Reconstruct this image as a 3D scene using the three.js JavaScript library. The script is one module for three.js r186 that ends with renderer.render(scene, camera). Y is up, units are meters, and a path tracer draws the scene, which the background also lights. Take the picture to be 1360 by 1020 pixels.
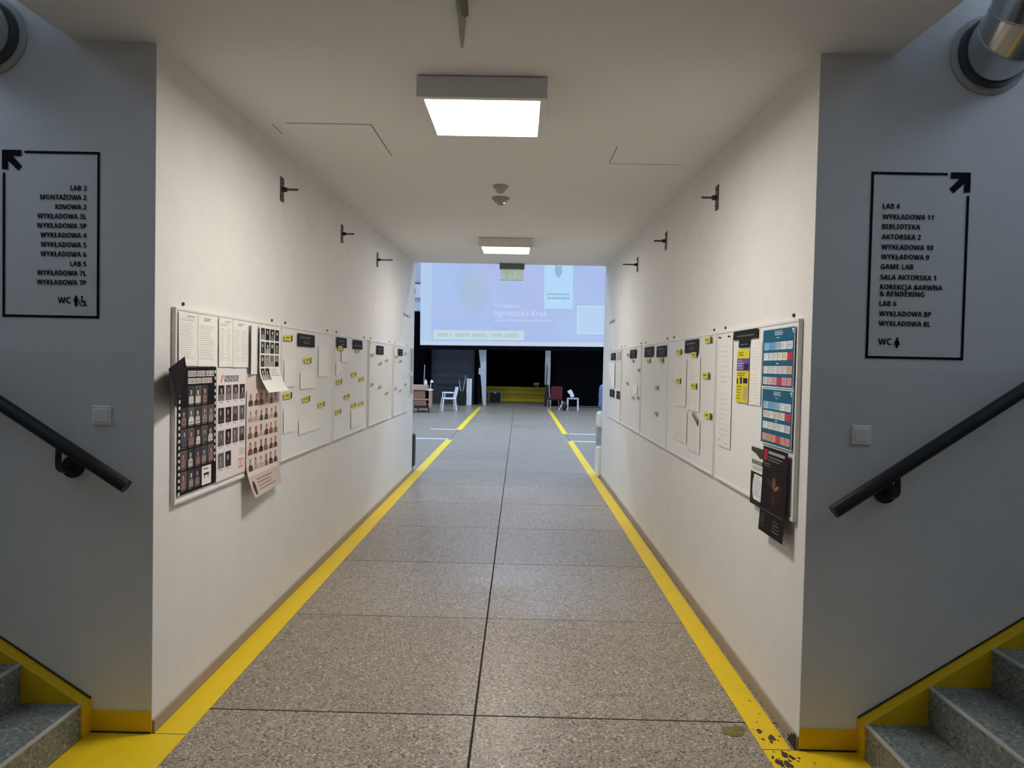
import * as THREE from 'three';
import { RectAreaLightUniformsLib } from 'three/addons/lights/RectAreaLightUniformsLib.js';
import { RoundedBoxGeometry } from 'three/addons/geometries/RoundedBoxGeometry.js';
import { TextGeometry } from 'three/addons/geometries/TextGeometry.js';
import { FontLoader } from 'three/addons/loaders/FontLoader.js';
import { mergeGeometries } from 'three/addons/utils/BufferGeometryUtils.js';

/* ------------------------------------------------ camera, sky, exposure */
const scene = new THREE.Scene();
const renderer = new THREE.WebGLRenderer({ antialias: true });
renderer.toneMapping = THREE.LinearToneMapping;
renderer.toneMappingExposure = 1.0;
renderer.shadowMap.enabled = true;
RectAreaLightUniformsLib.init();

const camera = new THREE.PerspectiveCamera(2 * Math.atan(510 / 920) * 180 / Math.PI, 1360 / 1020, 0.05, 120);
camera.position.set(0, 1.6, 0);
camera.rotation.order = 'YXZ';
camera.rotation.set(-0.0266, 0.0100, 0.0208);
scene.add(camera);
scene.background = new THREE.Color().setRGB(0.75, 1.0, 1.45);       // overcast blue evening sky beyond the stairwell windows

const PANEL_LIGHT = 42, HALL_LIGHT = 140, WINDOW_LIGHT = 2.35, SCREEN_GLOW = 0.95;
const PANEL_COLOR = new THREE.Color().setRGB(1.0, 0.94, 0.86);
const HALL_COLOR = new THREE.Color().setRGB(0.56, 0.73, 1.0);
const WINDOW_COLOR = new THREE.Color().setRGB(0.60, 0.78, 1.0);

/* plan, metres; d is the distance into the passage, z = -d */
const XL = -1.534, XR = 1.213, D0 = 2.898, D1 = 10.03, YC = 2.910, SLOPE = 0.0209;
const ceilY = (d) => YC + SLOPE * (d - D0);
const SLAB_L = -1.875, SLAB_R = 1.519;      // edges of the landing slab over the entrance
const SIDE = 4.2, BACK = -3.6, STAIR_TOP = 6.2;
const HALL_X = 9, HALL_D = 28, HALL_H = 7.2;
const J0 = 3.1214, TILE = 1.2155, XJ = -0.1702;

/* daylight entering the two stairwell windows */
for (const s of [-1, 1]) {
  const l = new THREE.RectAreaLight(WINDOW_COLOR, WINDOW_LIGHT * (s > 0 ? 1.05 : 0.95), 2.5, 1.8);
  l.position.set(s * (SIDE - 0.02), 4.95, -1.2);
  l.lookAt(0, 4.95, -1.2);
  l.castShadow = true;
  scene.add(l);
}

/* ------------------------------------------------------------- helpers */
let seed = 20240;
const rnd = () => { seed = (seed * 1664525 + 1013904223) >>> 0; return seed / 4294967296; };
const rr = (a, b) => a + (b - a) * rnd();
const used = {};
function numbered(name) { const n = used[name] = (used[name] ?? -1) + 1; return n ? name + '_' + String(n).padStart(3, '0') : name; }
function shade(m) { m.castShadow = true; m.receiveShadow = true; return m; }
function thing(name, label, category, group) {
  const g = new THREE.Group(); g.name = numbered(name); g.userData = { label, category };
  if (group) g.userData.group = group;
  scene.add(g); return g;
}
function single(name, geo, mat, label, category, group) {
  const m = shade(new THREE.Mesh(geo, mat)); m.name = numbered(name); m.userData = { label, category };
  if (group) m.userData.group = group;
  scene.add(m); return m;
}
function part(parent, name, geo, mat, label) {
  const m = shade(new THREE.Mesh(geo, mat)); m.name = name; if (label) m.userData.label = label;
  parent.add(m); return m;
}
function struct(name, geo, mat, label) {
  const m = shade(new THREE.Mesh(geo, mat)); m.name = name; m.userData = { kind: 'structure', label };
  scene.add(m); return m;
}
function structGroup(name, label) { const g = new THREE.Group(); g.name = name; g.userData = { kind: 'structure', label }; scene.add(g); return g; }
/* box given by ranges; uv in metres by world place */
function uvMetres(g) {
  const p = g.attributes.position, n = g.attributes.normal, uv = new Float32Array(p.count * 2);
  for (let i = 0; i < p.count; i++) {
    const ax = Math.abs(n.getX(i)), ay = Math.abs(n.getY(i)), az = Math.abs(n.getZ(i));
    const [u, v] = ay >= ax && ay >= az ? [p.getX(i), p.getZ(i)] : ax >= az ? [p.getZ(i), p.getY(i)] : [p.getX(i), p.getY(i)];
    uv[2 * i] = u; uv[2 * i + 1] = v;
  }
  g.setAttribute('uv', new THREE.BufferAttribute(uv, 2)); return g;
}
function ranges(x0, x1, y0, y1, d0, d1, bevel = 0) {
  const w = x1 - x0, h = y1 - y0, l = d1 - d0;
  const g = bevel ? new RoundedBoxGeometry(w, h, l, 1, bevel) : new THREE.BoxGeometry(w, h, l);
  g.translate((x0 + x1) / 2, (y0 + y1) / 2, -(d0 + d1) / 2);
  return uvMetres(g);
}
function slopeGeo(g) { const p = g.attributes.position; for (let i = 0; i < p.count; i++) p.setY(i, p.getY(i) + SLOPE * (-p.getZ(i) - D0)); g.computeVertexNormals(); return g; }
const bx = (w, h, d, x = 0, y = 0, z = 0) => new THREE.BoxGeometry(w, h, d).translate(x, y, z);
const rb = (w, h, d, r, x = 0, y = 0, z = 0) => new RoundedBoxGeometry(w, h, d, 2, r).translate(x, y, z);
function rod(a, b, r, seg = 12) {
  const A = new THREE.Vector3(...a), B = new THREE.Vector3(...b), v = B.clone().sub(A);
  const g = new THREE.CylinderGeometry(r, r, v.length(), seg);
  g.applyQuaternion(new THREE.Quaternion().setFromUnitVectors(new THREE.Vector3(0, 1, 0), v.clone().normalize()));
  return g.translate((A.x + B.x) / 2, (A.y + B.y) / 2, (A.z + B.z) / 2);
}
const merge = (list) => mergeGeometries(list.map((g) => g.index ? g.toNonIndexed() : g));
function tube(pts, r, seg = 24, rad = 10) { return new THREE.TubeGeometry(new THREE.CatmullRomCurve3(pts.map((p) => new THREE.Vector3(...p))), seg, r, rad, false); }

/* ------------------------------------------------------------ textures */
function canvas(w, h, draw) {
  const c = document.createElement('canvas'); c.width = w; c.height = h; draw(c.getContext('2d'), w, h); return c;
}
function tex(c, srgb = true, repeat) {
  const t = new THREE.CanvasTexture(c); if (srgb) t.colorSpace = THREE.SRGBColorSpace;
  t.magFilter = THREE.LinearFilter;
  if (repeat) { t.wrapS = t.wrapT = THREE.RepeatWrapping; t.repeat.set(...repeat); }
  return t;
}
function terrazzo(base, chips, n, size, dirt) {
  return canvas(1024, 1024, (g, w, h) => {
    g.fillStyle = base; g.fillRect(0, 0, w, h);
    for (let i = 0; i < n; i++) {
      const x = rnd() * w, y = rnd() * h, r = rr(size[0], size[1]), k = 5, a0 = rnd() * 6.3, st = rr(0.55, 1);
      g.fillStyle = chips[Math.floor(rnd() * chips.length)]; g.globalAlpha = rr(0.45, 0.95);
      for (const ox of [0, -w, w]) { if (ox && x > r && x < w - r) continue; g.beginPath(); for (let j = 0; j < k; j++) { const a = a0 + j * 6.283 / k, q = r * (0.7 + 0.3 * ((i * 7 + j * 13) % 5) / 4); g.lineTo(x + ox + Math.cos(a) * q, y + Math.sin(a) * q * st); } g.fill(); }
    }
    for (let i = 0; i < dirt; i++) {
      g.globalAlpha = rr(0.03, 0.09); g.fillStyle = rnd() < 0.6 ? '#2b241e' : '#d8d0c4';
      const x = rr(60, w - 60), y = rr(60, h - 60), r = rr(6, 55);
      g.beginPath(); for (let j = 0; j < 14; j++) { const a = j / 14 * 6.283, q = r * rr(0.55, 1); g.lineTo(x + Math.cos(a) * q, y + Math.sin(a) * q * 0.8); } g.fill();
    }
    g.globalAlpha = 1;
  });
}
function noiseCanvas(size, cells, lo, hi) {
  return canvas(size, size, (g) => {
    const im = g.createImageData(size, size), oct = cells.map((c) => { const a = new Float32Array(c * c); for (let i = 0; i < a.length; i++) a[i] = rnd(); return [c, a]; });
    for (let y = 0; y < size; y++) for (let x = 0; x < size; x++) {
      let s = 0, tot = 0, amp = 1;
      for (const [c, a] of oct) {
        const fx = x / size * c, fy = y / size * c, x0 = Math.floor(fx), y0 = Math.floor(fy), u = fx - x0, v = fy - y0, su = u * u * (3 - 2 * u), sv = v * v * (3 - 2 * v);
        const at = (i, j) => a[((j + y0) % c) * c + (i + x0) % c];
        s += amp * ((at(0, 0) * (1 - su) + at(1, 0) * su) * (1 - sv) + (at(0, 1) * (1 - su) + at(1, 1) * su) * sv); tot += amp; amp *= 0.8;
      }
      const v = lo + (hi - lo) * s / tot, k = 4 * (y * size + x);
      im.data[k] = im.data[k + 1] = im.data[k + 2] = v; im.data[k + 3] = 255;
    }
    g.putImageData(im, 0, 0);
  });
}
const floorTex = terrazzo('#a09486', ['#4a4138', '#6a5f53', '#d9cebf', '#e9dfd0', '#a89c8d', '#3a332b', '#c4b7a5', '#857868'], 24000, [2.2, 6.5], 60);
const stairTex = terrazzo('#747a76', ['#5a605e', '#8f948e', '#a2a7a1', '#686e6a', '#4a504d', '#80857f'], 9000, [3, 12], 120);
const grain = noiseCanvas(512, [8, 24, 64, 160], 60, 200);
const wear = noiseCanvas(512, [4, 9, 20, 60], 150, 235);
const smudge = noiseCanvas(512, [5, 13, 37, 90], 242, 255);

/* ----------------------------------------------------------- materials */
const S = (o) => new THREE.MeshStandardMaterial(o);
const matt = (o) => new THREE.MeshPhysicalMaterial({ specularIntensity: 0.2, ...o });
const lin = (r, g, b) => new THREE.Color().setRGB(r, g, b);
const M = {
  wall: S({ color: lin(0.84, 0.825, 0.80), map: tex(smudge, true, [0.6, 0.6]), roughness: 0.62, bumpMap: tex(grain, false, [3, 3]), bumpScale: 0.0003 }),
  dado: S({ color: lin(0.80, 0.78, 0.755), map: tex(smudge, true, [0.6, 0.6]), roughness: 0.45, bumpMap: tex(grain, false, [3, 3]), bumpScale: 0.0003 }),
  ceil: S({ color: lin(0.86, 0.84, 0.835), roughness: 0.85, bumpMap: tex(grain, false, [2, 2]), bumpScale: 0.0004 }),
  tile: S({ color: lin(0.92, 0.91, 0.87), map: tex(floorTex, true, [0.82, 0.82]), roughness: 0.5, roughnessMap: tex(wear, false, [0.7, 0.7]), bumpMap: tex(grain, false, [4, 4]), bumpScale: 0.0006 }),
  tileB: S({ color: lin(0.85, 0.84, 0.80), map: tex(floorTex, true, [0.82, 0.82]), roughness: 0.5, roughnessMap: tex(wear, false, [0.7, 0.7]), bumpMap: tex(grain, false, [4, 4]), bumpScale: 0.0006 }),
  grout: S({ color: lin(0.035, 0.028, 0.022), roughness: 0.95 }),
  step: S({ map: tex(stairTex, true, [1.1, 1.1]), roughness: 0.42 }),
  nosing: S({ color: lin(0.42, 0.43, 0.41), roughness: 0.5 }),
  yellow: S({ color: lin(0.93, 0.64, 0.002), map: tex(smudge, true, [1.2, 1.2]), roughness: 0.6 }),
  yellowOrange: S({ color: lin(0.86, 0.54, 0.003), map: tex(smudge, true, [2, 2]), roughness: 0.5 }),  // slightly deeper, more orange yellow for skirting and kerbs
  joint: S({ color: lin(0.16, 0.14, 0.12), roughness: 0.9 }),
  base: S({ color: lin(0.36, 0.29, 0.23), roughness: 0.6 }),
  black: S({ color: lin(0.012, 0.012, 0.014), roughness: 0.55 }),
  rail: S({ color: lin(0.010, 0.010, 0.012), roughness: 0.38 }),
  vinyl: matt({ color: lin(0.006, 0.006, 0.008), roughness: 0.6 }),
  bracket: S({ color: lin(0.10, 0.09, 0.08), roughness: 0.55, metalness: 0.4 }),
  galv: S({ color: lin(0.50, 0.50, 0.48), roughness: 0.2, metalness: 1.0 }),
  galvDark: S({ color: lin(0.10, 0.11, 0.12), roughness: 0.5, metalness: 0.6 }),
  sensor: S({ color: lin(0.40, 0.385, 0.37), roughness: 0.6 }),
  plaster: S({ color: lin(0.60, 0.59, 0.57), roughness: 0.95, bumpMap: tex(grain, false, [6, 6]), bumpScale: 0.004 }),
  plastic: S({ color: lin(0.90, 0.90, 0.89), roughness: 0.4 }),
  housing: S({ color: lin(0.82, 0.81, 0.80), roughness: 0.5 }),
  glow: S({ color: lin(0.9, 0.9, 0.88), emissive: PANEL_COLOR, emissiveIntensity: 1.6, roughness: 0.6 }),
  glowCool: S({ color: lin(0.9, 0.9, 0.9), emissive: HALL_COLOR, emissiveIntensity: 1.6, roughness: 0.6 }),
  board: S({ color: lin(0.87, 0.865, 0.85), roughness: 0.35 }),
  frame: S({ color: lin(0.80, 0.79, 0.77), roughness: 0.4 }),
  paper: S({ color: lin(0.87, 0.865, 0.85), roughness: 0.8 }),
  paperGrey: S({ color: lin(0.86, 0.855, 0.84), roughness: 0.8 }),
  label: S({ color: lin(0.76, 0.66, 0.03), roughness: 0.55 }),
  labelPale: S({ color: lin(0.55, 0.54, 0.36), roughness: 0.55 }),
  hallWhite: S({ color: lin(0.74, 0.75, 0.76), roughness: 0.8 }),
  hallDark: S({ color: lin(0.042, 0.044, 0.058), roughness: 0.8 }),
  hallBlack: matt({ color: lin(0.003, 0.003, 0.005), roughness: 0.95 }),
  curtain: matt({ color: lin(0.0012, 0.0012, 0.0022), roughness: 1 }),
  white: S({ color: lin(0.80, 0.81, 0.82), roughness: 0.4 }),
  greyPanel: S({ color: lin(0.50, 0.51, 0.55), roughness: 0.7 }),
  wood: S({ color: lin(0.30, 0.155, 0.085), roughness: 0.5 }),
  woodPink: S({ color: lin(0.55, 0.33, 0.26), roughness: 0.5 }),
  red: S({ color: lin(0.10, 0.010, 0.018), roughness: 0.9 }),
  chrome: S({ color: lin(0.6, 0.6, 0.62), roughness: 0.25, metalness: 1 }),
  stage: S({ color: lin(0.78, 0.58, 0.03), roughness: 0.7 }),
  stageDark: S({ color: lin(0.68, 0.49, 0.02), roughness: 0.7 }),
  bottle: new THREE.MeshPhysicalMaterial({ color: lin(0.18, 0.42, 0.80), roughness: 0.12, transmission: 0.35, thickness: 0 }),
  glass: new THREE.MeshPhysicalMaterial({ color: lin(0.95, 0.97, 1), roughness: 0.02, transmission: 1, thickness: 0 }),
};

/* ------------------------------------------------------------- setting */
{ // floor: dark bed with terrazzo slabs laid in two columns down the passage and across the hall
  const f = structGroup('floor', 'terrazzo floor of large slabs with dark joints');
  part(f, 'bed', ranges(-HALL_X, HALL_X, -0.22, -0.014, BACK, 36), M.grout);
  const gap = 0.0045;
  for (let k = -5; k < 21; k++) {
    const a = J0 + k * TILE, b = a + TILE, near = a < D0, hall = a > D1;
    for (const [x0, x1] of [[near ? -1.80 : hall ? XL + 0.08 : XL - 0.03, XJ], [XJ, near ? 1.462 : hall ? XR - 0.09 : XR + 0.03]]) {
      const g = ranges(x0 + gap, x1 - gap, -0.04, rr(-0.0012, 0), a + gap, Math.min(b, HALL_D) - gap, 0.003);
      const t = g.attributes.uv, ou = rnd(), ov = rnd();
      for (let i = 0; i < t.count; i++) t.setXY(i, t.getX(i) + ou, t.getY(i) + ov);
      part(f, 'slab', g, rnd() < 0.5 ? M.tile : M.tileB);
    }
  }
  const dh = J0 + 6 * TILE;
  for (const [x0, x1, e] of [[-HALL_X, XL - 0.034, 1], [XR + 0.034, HALL_X, -1]]) { part(f, 'slab', ranges(x0, x1, -0.04, -0.0005, D1, dh), M.tileB); part(f, 'slab', ranges(e > 0 ? x0 : XR - 0.086, e > 0 ? XL + 0.076 : x1, -0.04, -0.0005, dh, HALL_D), M.tileB); }
}
{ // walls of the passage and the walls beside its mouth
  struct('wall_left', ranges(XL - 0.14, XL, 0, 3.25, D0, D1), M.wall, 'white passage wall carrying the portrait posters');
  struct('wall_right', ranges(XR, XR + 0.14, 0, 3.25, D0, D1), M.wall, 'white passage wall carrying the blue timetables');
  struct('wall_front_left', ranges(-SIDE, XL - 0.14, 0, STAIR_TOP, D0, D0 + 0.2), M.wall, 'grey-white stairwell wall with the WC and wheelchair sign');
  struct('wall_front_right', ranges(XR + 0.14, SIDE, 0, STAIR_TOP, D0, D0 + 0.2), M.wall, 'grey-white stairwell wall with the library sign');
  struct('wall_front_top', ranges(XL - 0.14, XR + 0.14, 3.25, STAIR_TOP, D0, D0 + 0.2), M.wall, 'stairwell wall above the passage mouth');
  struct('trim_1', ranges(-SIDE, XL - 0.001, 0, 1.62, D0 - 0.0015, D0), M.dado, 'lower coat of glossier grey paint on stairwell wall');
  struct('trim_2', ranges(XR + 0.001, SIDE, 0, 1.62, D0 - 0.0015, D0), M.dado, 'lower coat of glossier grey paint under the library sign');
  struct('wall_back', ranges(-SIDE, SIDE, 0, STAIR_TOP, BACK - 0.2, BACK), M.wall, 'stairwell wall behind');
  for (const [s, n] of [[-1, 'left'], [1, 'right']]) {
    const X = (a, b) => s < 0 ? [-SIDE - b, -SIDE - a] : [SIDE + a, SIDE + b];
    const w = structGroup('wall_side_' + n, 'stairwell side wall with a high window opening');
    const [x0, x1] = X(0, 0.2);
    part(w, 'wall_panel', ranges(x0, x1, 0, 4.0, BACK - 0.2, D0 + 0.2), M.wall);
    part(w, 'wall_panel', ranges(x0, x1, 5.9, STAIR_TOP, BACK - 0.2, D0 + 0.2), M.wall);
    part(w, 'wall_panel', ranges(x0, x1, 4.0, 5.9, BACK - 0.2, -0.1), M.wall);
    part(w, 'wall_panel', ranges(x0, x1, 4.0, 5.9, 2.5, D0 + 0.2), M.wall);
    const win = structGroup(s < 0 ? 'window_1' : 'window_2', 'high stairwell window');
    const xm = s * (SIDE + 0.1);
    part(win, 'pane', ranges(xm - 0.004, xm + 0.004, 4.04, 5.86, -0.06, 2.46), M.glass);
    for (const [a, b, c, d] of [[4.0, 4.06, -0.1, 2.5], [5.84, 5.9, -0.1, 2.5], [4.06, 5.84, -0.1, -0.04], [4.06, 5.84, 2.44, 2.5], [4.06, 5.84, 1.17, 1.23]]) part(win, 'window_frame', ranges(xm - 0.03, xm + 0.03, a, b, c, d), M.plastic);
  }
  struct('ceiling_stairwell', ranges(-SIDE - 0.2, SIDE + 0.2, STAIR_TOP, STAIR_TOP + 0.2, BACK - 0.2, D0 + 0.2), M.ceil, 'stairwell ceiling');
  struct('ceiling_landing', slopeGeo(ranges(SLAB_L, SLAB_R, YC, YC + 0.28, BACK, D0)), M.ceil, 'underside of the landing slab in front of the passage');
  struct('baseboard_left', ranges(XL, XL + 0.012, 0, 0.058, D0, D1, 0.003), M.base, 'grey-brown skirting along the portrait poster wall');
  struct('baseboard_right', ranges(XR - 0.012, XR, 0, 0.058, D0, D1, 0.003), M.base, 'grey-brown skirting along the timetable wall');
  struct('baseboard_front_left', ranges(-1.80, XL + 0.001, 0, 0.098, D0 - 0.006, D0 - 0.0015, 0.001), M.yellowOrange, 'yellow painted skirting beside the wheelchair sign stairs');
  struct('baseboard_front_right', ranges(XR - 0.001, 1.462, 0, 0.098, D0 - 0.006, D0 - 0.0015, 0.001), M.yellowOrange, 'yellow painted skirting beside the library sign stairs');
}
struct('trim_3', ranges(-1.80, XL, 0.0018, 0.009, D0 - 0.009, D0 - 0.006), M.grout, 'dark dirty joint under the yellow skirting by the wheelchair sign');
struct('trim_4', ranges(XR, 1.462, 0.0018, 0.009, D0 - 0.009, D0 - 0.006), M.grout, 'dark dirty joint under the yellow skirting by the library sign');
{ // passage ceiling with two flush access hatches
  const c = structGroup('ceiling', 'white passage ceiling with access hatches');
  part(c, 'ceiling_panel', slopeGeo(ranges(XL - 0.14, XR + 0.14, YC, YC + 0.28, D0, D1)), M.ceil);
  for (const [x0, x1, d0, d1] of [[-1.42, -0.857, 3.90, 4.52], [0.565, 1.12, 4.02, 4.612]]) {
    part(c, 'hatch', slopeGeo(ranges(x0, x1, YC - 0.001, YC, d0, d1)), M.ceil);
    const e = 0.0022, R = (a, b, p, q) => part(c, 'hatch_joint', slopeGeo(ranges(a, b, YC - 0.0022, YC - 0.0005, p, q)), M.joint);
    if (x0 < 0) { R(x0 + 0.09, x1, d0 - e, d0 + e); R(x1 - e, x1 + e, d0, d1); R(x0 - e, x0 + e, d0 + 0.02, d0 + 0.2); } else { R(x0 - e, x0 + e, d0 + 0.2, d1); R(x0, x1 - 0.08, d1 - e, d1 + e); }
  }
}
{ // the hall beyond
  const w = structGroup('wall_hall_near', 'hall wall around the passage end');
  part(w, 'wall_panel', ranges(-HALL_X, XL - 0.14, 0, HALL_H, D1 - 0.2, D1), M.hallWhite);
  part(w, 'wall_panel', ranges(XR + 0.14, HALL_X, 0, HALL_H, D1 - 0.2, D1), M.hallWhite);
  part(w, 'wall_panel', ranges(XL - 0.14, XR + 0.14, 3.36, HALL_H, D1 - 0.2, D1), M.hallWhite);
  struct('wall_hall_left', ranges(-HALL_X - 0.2, -HALL_X, 0, HALL_H, D1 - 0.2, 36), M.hallWhite, 'hall side wall');
  struct('wall_hall_right', ranges(HALL_X, HALL_X + 0.2, 0, HALL_H, D1 - 0.2, 36), M.hallWhite, 'hall side wall behind the curtain');
  struct('ceiling_hall', ranges(-HALL_X - 0.2, HALL_X + 0.2, HALL_H, HALL_H + 0.2, D1 - 0.2, 36), M.hallWhite, 'high hall ceiling');
  const b = structGroup('wall_hall_back', 'hall end wall, white above and dark grey below');
  part(b, 'upper_wall', ranges(-HALL_X, HALL_X, 3.76, HALL_H, HALL_D, HALL_D + 0.3), M.hallWhite);
  part(b, 'lower_wall', ranges(-HALL_X, -1.62, 0, 3.76, HALL_D, HALL_D + 0.3), M.hallDark);
  part(b, 'lower_wall', ranges(1.26, HALL_X, 0, 3.76, HALL_D, HALL_D + 0.3), M.hallBlack);
  part(b, 'lintel', ranges(-1.62, 1.26, 2.30, 3.76, HALL_D, HALL_D + 0.3), M.hallBlack);
  part(b, 'ledge', ranges(-4.6, -3.9, 3.70, 3.78, HALL_D - 0.05, HALL_D), M.hallWhite);
  const n = structGroup('wall_stage', 'black walls of the stage recess');
  part(n, 'wall_panel', ranges(-3.2, -1.66, 0, 3.2, HALL_D + 0.3, 36), M.hallBlack);
  part(n, 'wall_panel', ranges(1.36, 3.2, 0, 3.2, HALL_D + 0.3, 36), M.hallBlack);
  part(n, 'wall_panel', ranges(-3.2, 3.2, 0, 3.2, 35.8, 36), M.hallBlack);
  part(n, 'wall_panel', ranges(-3.2, 3.2, 3.0, 3.2, HALL_D + 0.3, 36), M.hallBlack);
  part(n, 'floor_panel', ranges(-1.66, 1.36, -0.014, 0, HALL_D, 30.8), M.tileB);
}

/* --------------------------------------------------------------- lamps */
function panelLamp(x, d, label, level) {
  const g = thing('ceiling_light', label, 'ceiling light', 'square panel lights on the passage ceiling');
  g.position.set(x, ceilY(d), -d); g.rotation.x = SLOPE;
  const w = 0.60, h = 0.095, t = 0.034;
  for (const [gw, gd, px, pz] of [[w, t, 0, w / 2 - t / 2], [w, t, 0, -w / 2 + t / 2], [t, w - 2 * t, w / 2 - t / 2, 0], [t, w - 2 * t, -w / 2 + t / 2, 0]]) part(g, 'frame_side', rb(gw, h, gd, 0.003, px, -h / 2 - 0.004, pz), M.housing);
  part(g, 'back_plate', bx(w - 0.02, 0.004, w - 0.02, 0, -0.002, 0), M.housing);
  part(g, 'diffuser', bx(w - 2 * t, 0.006, w - 2 * t, 0, -h + 0.002, 0), M.glow, 'glowing white diffuser');
  const l = new THREE.RectAreaLight(PANEL_COLOR, PANEL_LIGHT * level, w - 2 * t - 0.004, w - 2 * t - 0.004);
  l.position.set(0, -h - 0.0025, 0); l.rotation.x = -Math.PI / 2; l.castShadow = true; g.add(l);
  return g;
}
panelLamp(-0.197, 3.485, 'square glowing ceiling panel over the passage entrance', 1);
panelLamp(-0.18, 7.99, 'square glowing ceiling panel next to the hanging exit sign', 0.75);
for (const [x, d] of [[-4.5, 14], [4.5, 14], [-4.5, 21.5], [4.5, 21.5], [0, 17.5]]) {  // added lamps, out of view, to brighten the hall
  const g = thing('added_hall_lamp', 'added unseen cool lamp under the high hall ceiling, ' + (x ? (x < 0 ? 'desk' : 'cooler') + ' side, ' + (d < 18 ? 'passage' : 'stage') + ' end' : 'middle one'), 'ceiling light', 'added lamps under the high hall ceiling');
  g.position.set(x, HALL_H - 0.02, -d);
  part(g, 'housing', rb(1.5, 0.08, 0.62, 0.01, 0, -0.04, 0), M.housing);
  part(g, 'diffuser', bx(1.42, 0.006, 0.54, 0, -0.083, 0), M.glowCool);
  const l = new THREE.RectAreaLight(HALL_COLOR, HALL_LIGHT, 1.4, 0.52);
  l.position.set(0, -0.092, 0); l.rotation.x = -Math.PI / 2; l.castShadow = true; g.add(l);
}

/* -------------------------------------------------- yellow floor marking */
function chippedPaint(x0, x1, d0, d1, flakes, specks) {   // yellow coat with flakes broken out at (x, d, radius), all in metres
  const k = 1024 / (d1 - d0), w = Math.max(64, Math.round((x1 - x0) * k));
  return S({ roughness: 0.6, map: tex(canvas(w, 1024, (g) => {
    g.fillStyle = '#f6cf04'; g.fillRect(0, 0, w, 1024);
    for (let i = 0; i < 90; i++) { g.globalAlpha = rr(0.03, 0.08); g.fillStyle = rnd() < 0.5 ? '#8a6a00' : '#f8d94a'; g.fillRect(rnd() * w, rnd() * 1024, rr(4, 60), rr(3, 20)); }
    g.globalAlpha = 1;
    const flake = (x, y, q) => { g.fillStyle = pickDark(); g.beginPath(); for (let j = 0; j < 11; j++) { const a = j / 11 * 6.283, f = q * rr(0.4, 1); g.lineTo(x + Math.cos(a) * f * 0.75, y + Math.sin(a) * f * 1.25); } g.fill(); };
    for (const [x, d, q] of flakes) { const cx = (x - x0) * k, cy = (d1 - d) * k; flake(cx, cy, q * k); for (let i = 0; i < 5; i++) flake(cx + rr(-1.4, 1.4) * q * k, cy + rr(-1.6, 1.6) * q * k, q * k * rr(0.15, 0.5)); }
    for (let i = 0; i < specks; i++) flake(rnd() * w, rnd() * 1024, rr(0.001, 0.0035) * k);
  })) });
}
const pickDark = () => ['#3a2818', '#4a3522', '#2e1e12'][Math.floor(rnd() * 3)];
function plan(g, x0, x1, d0, d1) { const p = g.attributes.position, t = g.attributes.uv; for (let i = 0; i < t.count; i++) t.setXY(i, (p.getX(i) - x0) / (x1 - x0), (-p.getZ(i) - d0) / (d1 - d0)); return g; }
function stripe(x0, x1, d0, d1, m, label, cat = 'floor line') { return single('floor_stripe', ranges(x0, x1, 0.0003, 0.0018, d0, d1), m, label, cat); }
stripe(XL + 0.012, XL + 0.149, D0, D1, M.yellow, 'yellow floor line along the wall with portrait posters');
stripe(XR - 0.152, XR - 0.03, D0 + 0.50, D1, M.yellow, 'yellow floor line along the wall with blue timetables');
stripe(-1.80, XL + 0.149, 1.2, D0 - 0.006, M.yellow, 'yellow painted floor strip at foot of stairs by wheelchair sign');
{
  let [x0, x1, d0, d1] = [XR - 0.152, XR - 0.03, D0, D0 + 0.50];
  single('floor_stripe', plan(ranges(x0, x1, 0.0003, 0.0018, d0, d1), x0, x1, d0, d1), chippedPaint(x0, x1, d0, d1, [[1.098, 3.047, 0.018], [1.133, 2.990, 0.030], [1.120, 2.955, 0.014], [1.147, 3.326, 0.008], [1.15, 3.20, 0.006], [1.115, 3.12, 0.005]], 26), 'yellow floor line with dark chips at the timetable wall corner', 'floor line');
  [x0, x1, d0, d1] = [XR - 0.152, 1.462, 1.9, D0 - 0.006];
  single('floor_stripe', plan(ranges(x0, x1, 0.0003, 0.0018, d0, d1), x0, x1, d0, d1), chippedPaint(x0, x1, d0, d1, [[1.140, 2.858, 0.030], [1.165, 2.835, 0.020], [1.098, 2.796, 0.030], [1.128, 2.785, 0.030], [1.10, 2.73, 0.012], [1.24, 2.80, 0.006], [1.12, 2.62, 0.016], [1.09, 2.5, 0.014]], 60), 'yellow chipped floor strip at foot of stairs by library sign', 'floor line');
}
for (const [x0, x1, w] of [[XL + 0.012, XL + 0.149, 'brown desk side'], [XR - 0.152, XR - 0.03, 'red chair side']]) {
  stripe(x0, x1, D1, x0 < 0 ? 14.65 : 14.75, M.yellow, 'yellow hall floor line just past the passage, ' + w);
  stripe(x0, x1, x0 < 0 ? 16.9 : 16.4, 26.2, M.yellow, 'yellow hall floor line running on to the stage, ' + w);
}
for (const [x0, x1, d, l] of [[-2.8, XL + 0.05, 14.72, 'white line crossing the hall floor beside the brown desk, nearer passage'], [-2.15, XL + 0.012, 16.9, 'white line crossing the hall floor beside the brown desk, nearer stage'], [XR - 0.1, 2.6, 14.78, 'white line crossing the hall floor beside the water cooler, nearer passage'], [XR, 2.6, 16.4, 'white line crossing the hall floor beside the water cooler, nearer stage']]) stripe(x0, x1, d, d + 0.13, M.white, l);
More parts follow.
